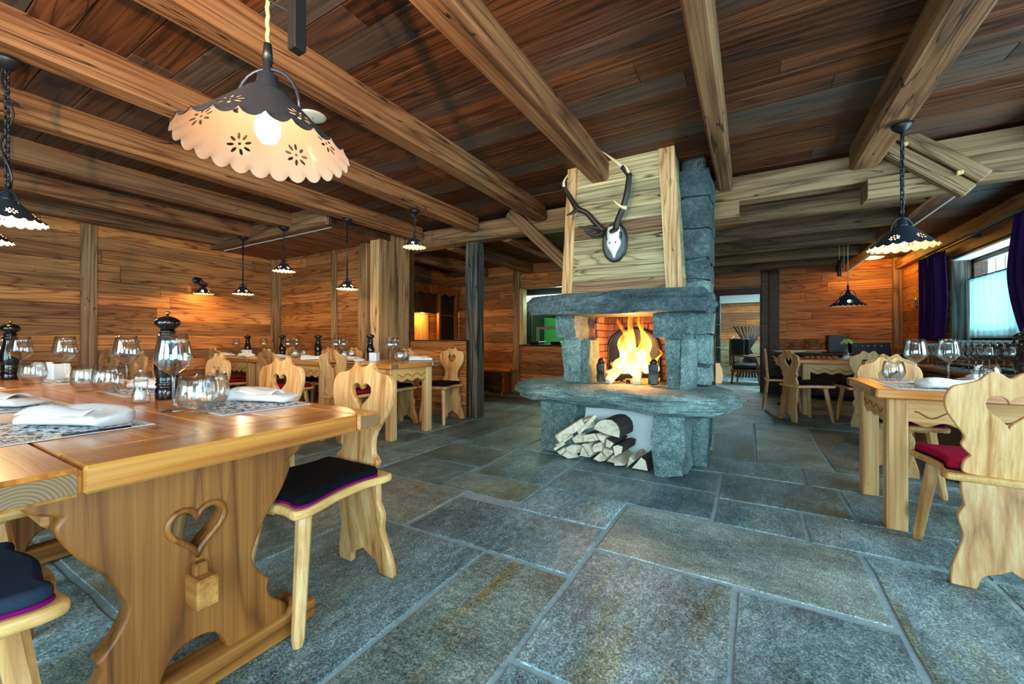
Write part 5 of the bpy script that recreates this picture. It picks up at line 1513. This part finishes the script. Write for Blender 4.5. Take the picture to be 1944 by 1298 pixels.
pc = empty('pencil', (-1.46, .36, .7639)); tag(pc, 'slim black pencil on the edge of the nearest placemat', 'pencil')
link('shaft', tube_me('shaft', [(0, -.055, 0), (0, .075, 0)], .0042, 6), M['black'], pc); link('tip', tube_me('tip', [(0, -.055, 0), (0, -.075, -.001)], [.0042, .0008], 6), M['pine'], pc)
# ---- trestle tables
placemat(-1.66, .335, H1, .03, 'printed placemat under the nearest white napkin on the trestle table'); napkin(-1.62, .36, H1 + .002, D(-62), 'folded white napkin on the placemat at the free end of the trestle table', 0)
placemat(-1.63, .80, H1, -.06, 'printed placemat by the chair corner of the trestle table'); napkin(-1.62, .865, H1 + .002, D(-70), 'folded white napkin with blue seam on the placemat at the chair corner', 1)
placemat(-2.32, .33, H1, .02, 'printed placemat next to the pair of tumblers and salt mill'); napkin(-2.30, .34, H1 + .002, D(-66), 'folded white napkin across the table from the pair of tumblers', 2)
placemat(-2.45, .80, H1, -.03, 'printed placemat behind the tall black pepper mill'); napkin(-2.46, .82, H1 + .002, D(-75), 'folded white napkin behind the tall black pepper mill', 0)
for k, (x, y) in enumerate(((-3.36, .33), (-3.40, .80), (-4.15, .33), (-4.2, .80))):
    placemat(x, y, H1, R.uniform(-.04, .04), 'printed placemat on the second trestle table', 'placemats on the second trestle table'); napkin(x, y + .02, H1 + .002, D(R.uniform(-80, -55)), 'folded white napkin on the second trestle table', k, 'napkins on the second trestle table')
place(TU, (-1.555, .628, H1), 0, 'rounded water tumbler in front of the wine glass nearest the table end'); place(TU, (-1.665, .715, H1), 0, 'rounded water tumbler half hidden behind the front tumbler')
place(WG, (-1.685, .612, H1), 0, 'wine glass beside the tall black pepper mill and tumbler')
place(SA, (-2.0, .625, H1), 0, 'clear acrylic salt mill standing beside the tall pepper mill')
place(MI, (-2.05, .725, H1), 0, 'tall black pepper mill standing beside the clear salt mill')
place(TU, (-2.50, .665, H1), 0, 'rounded water tumbler in front of the second wine glass'); place(TU, (-2.68, .64, H1), 0, 'rounded water tumbler behind the second tumbler pair')
place(WG, (-2.62, .765, H1), 0, 'wine glass above the pair of tumblers beyond the salt mill')
place(WG, (-3.28, .70, H1), 0, 'wine glass between the candle cubes and the tumbler pair'); place(TU, (-3.38, .60, H1), 0, 'rounded water tumbler by the white cubes'); place(WG, (-3.76, .62, H1), 0, 'wine glass beside the far black mill of the trestle tables')
place(CUBE, (-3.62, .74, H1), D(14), 'white ceramic napkin cube on the second trestle table', 'white cubes on the second trestle table'); place(CUBE, (-3.92, .74, H1), D(-8), 'white ceramic napkin cube on the second trestle table', 'white cubes on the second trestle table')
place(MI, (-3.86, .595, H1), 0, 'tall black pepper mill beside the white cubes on the second trestle table')
place(WG, (-4.5, .66, H1), 0, 'wine glass at the far end of the second trestle table')
# ---- table row
H2 = .7655
for x, lb_ in ((-3.66, 'black pepper mill beside the white cube on the square table'), (-4.60, 'black pepper mill at the end of the long table near the corner pillar'), (-5.36, 'black pepper mill on the long table near the corner table'), (-6.22, 'black pepper mill on the corner table')):
    place(MS, (x, 3.13, H2), 0, lb_)
place(CUBE, (-3.53, 3.07, H2), D(20), 'white ceramic napkin cube on the square table in front of the post'); place(CUBE, (-6.02, 3.02, H2), D(12), 'white ceramic napkin cube on the corner table')
row = [(-3.30, 3.08, 'square'), (-3.42, 3.26, 'square'), (-4.22, 3.10, 'long'), (-4.32, 3.28, 'long'), (-5.12, 3.06, 'long'), (-5.22, 3.24, 'long'), (-5.86, 3.16, 'corner'), (-6.47, 3.1, 'corner')]
for n_, (x, y, t) in enumerate(row):
    t += ' table of the row, nearer the back wall' if n_ % 2 else ' table of the row, nearer the pushed-in chairs'
    place(WG, (x, y, H2), 0, 'wine glass on the %s' % t, 'wine glasses: ' + t); place(TU, (x + .125, y + .02, H2), 0, 'water tumbler on the %s' % t, 'tumblers: ' + t)
for k, (x, y, t) in enumerate(((-3.13, 3.36, 'square'), (-3.66, 2.90, 'square'), (-4.38, 2.91, 'long'), (-4.52, 3.36, 'long'), (-5.02, 2.90, 'long'), (-5.44, 3.42, 'long'), (-5.80, 2.89, 'corner'), (-6.42, 2.93, 'corner'))):
    placemat(x, y, H2, 0, 'printed placemat on the %s table of the row' % t, 'placemats on the %s table' % t); napkin(x, y, H2 + .002, D(R.uniform(-100, -40)), 'folded white napkin on the %s table of the row' % t, k, 'napkins on the %s table' % t)
# ---- lone table
H3 = .7455
placemat(.86, 2.97, H3, D(2), 'printed placemat before the crimson-cushioned chair'); napkin(.90, 2.96, H3 + .002, D(-75), 'folded white napkin before the crimson-cushioned chair', 1)
placemat(.90, 3.40, H3, 0, 'printed placemat under the first wine glass of the lone table'); napkin(1.145, 3.42, H3 + .002, D(-4), 'folded white napkin beside the two wine glasses', 2)
place(TU, (.775, 3.40, H3), 0, 'water tumbler at the free corner of the lone table'); place(WG, (.83, 3.22, H3), 0, 'wine glass nearest the free end of the lone table'); place(WG, (1.02, 3.40, H3), 0, 'second wine glass on the lone table, before the purple curtain'); place(TU, (1.09, 3.15, H3), 0, 'water tumbler half hidden by the crimson-cushioned chair')
mm = place(MS, (1.275, 3.27, H3), 0, 'black pepper mill on the lone table above the crimson-cushioned chair')
placemat(1.5, 3.35, H3, 0, 'printed placemat beyond the pepper mill on the lone table'); napkin(1.50, 3.40, H3 + .002, D(-60), 'folded white napkin beyond the pepper mill', 0)
# ---- buffet glasses
for i in range(14):
    for j in range(3):
        place(WG, (1.74 + j * .13, 4.98 + i * .125, .7005 if j < 2 else .7355), R.uniform(0, 6), 'wine glass in the %s row on the buffet under the window' % ('front', 'middle', 'raised rear')[j], '%s row of wine glasses on the buffet' % ('front', 'middle', 'rear')[j])
# ---- far table
tag(link('platter', lathe('platter', [(0, .015), (.10, .015), (.20, .032), (.215, .036), (.215, .030), (.12, .0), (0, 0)], 28), M['ceramic'], None, (.52, 7.55, .8)), 'pale shallow platter behind the winged chair', 'platter')
ps = empty('pedestal', (.52, 7.55, 0)); tag(ps, 'round pedestal stand under the pale platter', 'stand')
link('column', lathe('column', [(0, 0), (.16, 0), (.15, .03), (.04, .06), (.035, .72), (.14, .78), (.14, .799), (0, .799)], 20), M['dark_wood'], ps)
va = empty('flower_vase', (1.10, 6.85, .7405)); tag(va, 'small glass vase with a green hydrangea on the far table', 'vase')
link('vase', lathe('vase', [(0, 0), (.035, 0), (.045, .03), (.03, .08), (.018, .11), (.022, .13), (.020, .13), (.016, .11), (.028, .08), (.042, .03), (0, .006)], 18), M['glass'], va)
link('stalk', tube_me('stalk', [(0, 0, .02), (.005, 0, .14), (0, 0, .2)], .004, 6), M['green'], va)
for k in range(22):
    a, b = R.uniform(0, 2 * PI), R.uniform(-.3, 1)
    link('petal', box_me(.035, .03, .006, .002, 'petal') if k == 0 else bpy.data.meshes['petal'], M['petal'], va, (.05 * math.cos(a) * math.sqrt(1 - b * b * .8), .05 * math.sin(a) * math.sqrt(1 - b * b * .8), .22 + .04 * b), (R.uniform(-.8, .8), R.uniform(-.8, .8), a))
napkin(1.14, 6.58, .742, D(-85), 'folded pale napkin on the far table under the vase', 0); tag(link('plate', lathe('plate', [(0, .004), (.07, .004), (.12, .016), (.125, .018), (.125, .014), (.07, 0), (0, 0)], 26), M['ceramic'], None, (1.40, 6.62, .7405)), 'white plate beside the napkin on the far table', 'plate')
for k in range(12):
    o = link('pine_cone', rock_me('pine_cone', .05, .045, .04, .012, 30, 2, k, .7) if k == 0 else bpy.data.meshes['pine_cone'], M['basket'], None, (.66 + .062 * (k % 6) , 6.76 + .062 * (k // 6), .762 + .004 * (k % 2)), (0, 0, R.uniform(0, 6)))
    tag(o, 'small pale nut or cone heaped on the far table', 'cone', 'cones heaped on the far table')
# ---- rear sideboard
tag(box('cutting_board', .60, 1.05, 8.60, 8.95, .781, .800, M['pinex']), 'pale wooden board at the bottom of the stack on the sideboard', 'board'); tag(box('cutting_board', .56, 1.12, 8.58, 8.93, .802, .830, M['table_x']), 'orange-brown wooden board on the stack on the sideboard', 'board')
def basket(x, y, z, w, lb_):
    o = empty('bread_basket', (x, y, z)); tag(o, lb_, 'basket')
    ov = lathe('bowl', [(0, 0), (w * .7, 0), (w, .055), (w * .96, .058), (w * .66, .008), (0, .008)], 22); b_ = link('bowl', ov, M['basket'], o); b_.scale = (1, .7, 1)
    r_ = link('rim', tube_me('rim', [(w * math.cos(2 * PI * k / 22), .7 * w * math.sin(2 * PI * k / 22), .057) for k in range(22)], .007, 6, closed=True), M['trestle'], o)
    return o
for a in ((.70, 8.75, .831, .12, 'oval bread basket on the boards at the doorway end of the sideboard'), (.95, 8.75, .831, .12, 'oval bread basket on the boards next to the black box'), (.72, 8.75, .892, .12, 'upper bread basket of the lower stack on the sideboard'), (.985, 8.76, .892, .12, 'middle bread basket of the taller stack on the sideboard'), (.93, 8.76, .953, .11, 'topmost bread basket of the taller stack on the sideboard')): basket(*a)
bx_ = empty('loudspeaker', (1.28, 8.8, .781)); tag(bx_, 'square black box standing on the sideboard', 'speaker')
child(box('case', 1.14, 1.42, 8.68, 8.96, .781, 1.08, M['black'], b=.01), bx_); child(box('front', 1.16, 1.40, 8.672, 8.68, .80, 1.06, M['leather'], b=.003), bx_)
am = empty('amplifier', (1.68, 8.8, .781)); tag(am, 'low black amplifier on the sideboard', 'amplifier')
child(box('case', 1.44, 1.93, 8.62, 8.98, .781, .96, M['black'], b=.008), am)
for k in range(5): child(link('dial', lathe('dial', [(0, 0), (.012, 0), (.011, .012), (0, .012)], 12), M['steel'], None, (1.50 + k * .08, 8.618, .90), (PI / 2, 0, 0)), am)
for k in range(4):
    tag(link('drinking_glass', bpy.data.meshes['body'] if False else lathe('cup', [(0, 0), (.028, 0), (.034, .09), (.032, .09), (.026, .006), (0, .006)], 16), M['glass'], None, (1.96 + (k % 2) * .075, 8.66 + (k // 2) * .09, .781)), 'small drinking glass at the end of the sideboard', 'glass', 'glasses on the sideboard')

# ================================================================ lamps
def shade_me(name, R_, r0, H, n_sc, uvname='UVMap', off=0.0, na=144, ns=14):
    v = []; uvs = []; f = []
    for i in range(ns + 1):
        s = i / ns
        for k in range(na):
            th = 2 * PI * k / na
            sc = abs(math.sin(n_sc * th / 2))
            pl = (sc - .6) * .022 * s ** 2.2
            r = (r0 + (R_ - r0) * (s ** .96)) * (1 + pl) + off
            z = H * (1 - s) ** 1.12 - .018 * R_ / .2 * (sc ** .7 - .5) * s ** 8
            v.append((r * math.cos(th), r * math.sin(th), z))
    for i in range(ns):
        for k in range(na):
            j = (k + 1) % na; f.append((i * na + k, (i + 1) * na + k, (i + 1) * na + j, i * na + j))
    me = mesh(name, v, f, True)
    uvl = me.uv_layers.new(name=uvname)
    for p in me.polygons:
        for li in p.loop_indices:
            vi = me.loops[li].vertex_index; i, k = divmod(vi, na)
            u = k / na
            if u < .25 and any(me.loops[q].vertex_index % na > na * .75 for q in p.loop_indices): u += 1.0
            uvl.data[li].uv = (u, i / ns)
    return me
SHADES = {}
def pendant(x, y, ztop, zrim, Dm, label, power, hang='chain', bulb='bulb', nsc=22, name='pendant_lamp', flowers=True, col=(1, .66, .34)):
    root = empty(name, (x, y, zrim), D(30)); tag(root, label, 'lamp')
    R_ = Dm / 2; Hs = Dm * .36; r0 = R_ * .26
    key = (Dm, nsc)
    if key not in SHADES: SHADES[key] = (shade_me('shade', R_, r0, Hs, nsc), shade_me('shade_lining', R_, r0, Hs, nsc, off=-.0018))
    link('shade', SHADES[key][0], M['shade_out'], root); link('shade_lining', SHADES[key][1], M['shade_in'], root)
    k = R_ / .2
    link('shade_cap', lathe('shade_cap', [(0, Hs + .002), (r0 * 1.05, Hs + .001), (r0 * 1.06, Hs - .006), (r0 * .98, Hs - .008), (0, Hs - .006)], 24), M['gun'], root)
    link('socket', lathe('socket', [(0, Hs + .10 * k), (.010 * k, Hs + .10 * k), (.012 * k, Hs + .06 * k), (.024 * k, Hs + .05 * k), (.026 * k, Hs + .03 * k), (.034 * k, Hs + .015 * k), (.036 * k, Hs), (0, Hs - .002)], 18), M['gun'], root)
    link('bail', tube_me('bail', [(R_ * .42 * math.cos(t), 0, Hs * .70 + Hs * .78 * math.sin(t) ** .8) for t in [PI * q / 14 for q in range(15)]], .004 * k + .001, 6), M['gun'], root)
    b = link('bulb', lathe('bulb', [(0, Hs - .01), (.012 * k, Hs - .012), (.016 * k, Hs - .04 * k), (.030 * k, Hs - .075 * k), (.030 * k, Hs - .10 * k), (.018 * k, Hs - .122 * k), (0, Hs - .128 * k)], 16), M[bulb], root)
    zs = zrim + Hs + .10 * k
    lenc = ztop - zs
    if hang == 'chain':
        ln = .042 * max(.7, min(1.0, k)); n = max(2, int(lenc / (ln * .78)))
        lk = tube_me('chain_link', [(ln * .26 * math.cos(t), 0, ln * .5 * math.copysign(abs(math.sin(t)) ** .7, math.sin(t))) for t in [2 * PI * q / 12 for q in range(12)]], .0042, 5, closed=True)
        for i in range(n): link('chain_link', lk, M['black'], root, (0, 0, Hs + .10 * k + lenc * (i + .5) / n), (0, 0, (i % 2) * PI / 2))
        link('cable', tube_me('cable', [(.016 * math.sin(q * 1.1), .014 * math.cos(q * .9), Hs + .09 * k + (lenc) * q / 12) for q in range(13)], .0045, 6), M['black'], root)
    elif hang == 'rod':
        link('rod', tube_me('rod', [(0, 0, Hs + .09 * k), (0, 0, Hs + .10 * k + lenc)], .008, 8), M['black'], root)
    else:
        link('cord', tube_me('cord', [(.0015 * math.cos(q * 1.9), .0015 * math.sin(q * 1.9), Hs + .095 * k + lenc * q / 60) for q in range(61)], .0055, 6), M['cord'], root)
        link('cord_grip', lathe('cord_grip', [(0, Hs + .09 * k), (.014, Hs + .09 * k), (.010, Hs + .135 * k), (0, Hs + .137 * k)], 12), M['black'], root)
    if hang != 'cord':
        link('canopy', lathe('canopy', [(0, Hs + .10 * k + lenc - .055), (.012, Hs + .10 * k + lenc - .055), (.05, Hs + .10 * k + lenc - .02), (.055, Hs + .10 * k + lenc - .001), (0, Hs + .10 * k + lenc - .001)], 20), M['black'], root)
    if power:
        lamp('bulb_light', (0, 0, Hs - .135 * k), power, col, .025 * k, root)
    return root
W = (1, .62, .30)
pendant(-1.176, .645, CEIL, 1.535, .43, 'large scalloped pendant lamp on a twisted cord above the trestle table end', .85, 'cord', 'bulb_soft', nsc=24)
pendant(-3.05, .46, 2.335, 1.565, .27, 'lit chain-hung pendant lamp above the second trestle table', 10, 'chain', nsc=22)
pendant(-4.0, .50, 2.52, 1.60, .27, 'lit pendant lamp further along the trestle tables behind the chain lamp', 12, 'chain', nsc=22)
pendant(.815, 3.40, 2.335, 1.575, .34, 'lit chain-hung pendant lamp above the lone table', 3, 'chain', nsc=22)
pendant(-3.0, 3.13, 2.34, 1.96, .235, 'lit small pendant lamp hanging beside the corner pillar', 2.5, 'chain', nsc=18)
pendant(-3.86, 2.98, 2.34, 1.565, .23, 'dark-shaded pendant lamp hanging above the square table', 9, 'rod', 'bulb_dim', nsc=18)
pendant(-4.80, 2.82, 2.345, 1.82, .25, 'lit small pendant lamp below the end of the lowered ceiling box', 6, 'chain', nsc=18)
pendant(-5.72, 2.82, 2.345, 1.60, .25, 'dark-shaded pendant lamp on a rod above the corner table', 11, 'rod', 'bulb_dim', nsc=18)
# counterweight lamp above the far table
cl = pendant(1.12, 6.9, 2.358, 1.45, .40, 'dark rise-and-fall pendant lamp above the far table', 0, 'cord', 'bulb_dim', nsc=22)
cl.rotation_euler = (0, 0, 0)
link('counterweight', lathe('counterweight', [(0, 0), (.022, .002), (.024, .02), (.024, .20), (.010, .215), (0, .22)], 14), M['black'], cl, (-.09, 0, .40)); link('weight_cord', tube_me('weight_cord', [(-.09, 0, .62), (-.09, 0, .906)], .003, 5), M['cord'], cl); link('weight_cord', tube_me('weight_cord', [(-.04, 0, .45), (-.04, 0, .906)], .003, 5), M['cord'], cl)
# wall lamp on the side wall
wlp = pendant(XL + .20, 2.72, 1.78, 1.64, .24, 'small wall lamp with scalloped shade glowing on the side wall boards', 9, 'none', 'bulb', nsc=18, name='wall_lamp', col=(1, .58, .12))
for ch in list(wlp.children):
    if ch.name.split('.')[0] in ('cord', 'cord_grip'): bpy.data.objects.remove(ch)
wlp.rotation_euler = (0, 0, 0)
link('bracket', tube_me('bracket', [(0, 0, .16), (-.08, 0, .22), (-.19, 0, .20)], .010, 8), M['black'], wlp); link('wall_plate', lathe('wall_plate', [(0, 0), (.05, 0), (.045, .015), (0, .018)], 18), M['black'], wlp, (-.198, 0, .20), (0, PI / 2, 0))
# round ceiling light in the far corner
rl = empty('ceiling_light', (1.70, 8.55, 2.345)); tag(rl, 'round glowing orange ceiling light in the corner above the sideboard', 'ceiling light')
link('rim', lathe('rim', [(.15, 0), (.16, -.005), (.16, -.025), (.14, -.03)], 28), M['steel'], rl); link('diffuser', lathe('diffuser', [(0, -.05), (.10, -.045), (.14, -.025), (.14, -.01), (0, -.01)], 28), emit('orange_diffuser', (1, .62, .16, 1), 5), rl)
lamp('corner_light', (1.68, 8.50, 2.20), 22, (1, .46, .06), .1)
# bracket pole carrying the cord of the large lamp
bp_ = empty('lamp_bracket', (-1.11, .69, CEIL)); tag(bp_, 'black square steel pole with an arm that holds the large lamp cord', 'bracket')
link('pole', box_me(.036, .036, .70, .003, 'pole'), M['black'], bp_, (0, 0, -.352))
me, lc, ro = bar_me((0, 0, -.60), (-.066, -.045, -.56), .008, .008); link('arm', me, M['black'], bp_, lc, ro)
# floor spotlight standing behind the camera, tilted at the ceiling (its glow and the pole's shadow show there)
bb = empty('floor_spotlight', (-.55, -.62, 0)); tag(bb, 'black floor spotlight tilted at the ceiling in the part of the room behind the view', 'lamp')
link('base', lathe('base', [(0, 0), (.14, 0), (.13, .02), (.02, .035), (0, .036)], 24), M['black'], bb); link('pole', tube_me('pole', [(0, 0, .03), (0, 0, 1.50)], .011, 8), M['black'], bb)
aim = Vector((-1.35, 1.75, .98)).normalized()
rq = aim.to_track_quat('Z', 'Y').to_euler()
link('can', lathe('can', [(0, -.06), (.045, -.05), (.06, .0), (.085, .07), (.09, .10), (.085, .10), (.055, .0), (.04, -.03), (0, -.04)], 24), M['black'], bb, (0, 0, 1.55), rq)
sl = bpy.data.lights.new('spot_beam', 'SPOT'); sl.energy = 330; sl.color = (1, .58, .26); sl.spot_size = math.radians(112); sl.spot_blend = .9; sl.shadow_soft_size = .03
so_ = bpy.data.objects.new('spot_beam', sl); COL.objects.link(so_); so_.parent = bb; so_.location = Vector((0, 0, 1.55)) + aim * .09; so_.rotation_euler = (-aim).to_track_quat('Z', 'Y').to_euler()
pendant(-4.95, 4.78, 2.41, 1.85, .25, 'unseen pendant lamp added to light the alcove behind the corner pillar', 9, 'chain', nsc=18)  # extra lamp hidden by the pillar, added to warm the alcove boards
# ceiling loudspeakers
def speaker(x, y, z, lb_):
    o = empty('ceiling_speaker', (x, y, z)); tag(o, lb_, 'speaker')
    link('grille', lathe('grille', [(0, -.014), (.07, -.012), (.082, -.008), (.088, -.001)], 28), M['white_paint'], o); link('screw', lathe('screw', [(0, -.016), (.005, -.015), (.006, -.012)], 8), M['steel'], o)
speaker(-2.56, 1.70, CEIL - .004, 'round white ceiling speaker beside the large lamp'); speaker(-5.37, 1.69, CEIL - .004, 'round white ceiling speaker beyond the chain lamp')
tag(link('smoke_detector', lathe('smoke_detector', [(0, -.03), (.035, -.028), (.045, -.012), (.05, 0)], 18), M['white_paint'], None, (1.85, 7.6, 2.355)), 'small white smoke detector on the ceiling near the window wall', 'detector')
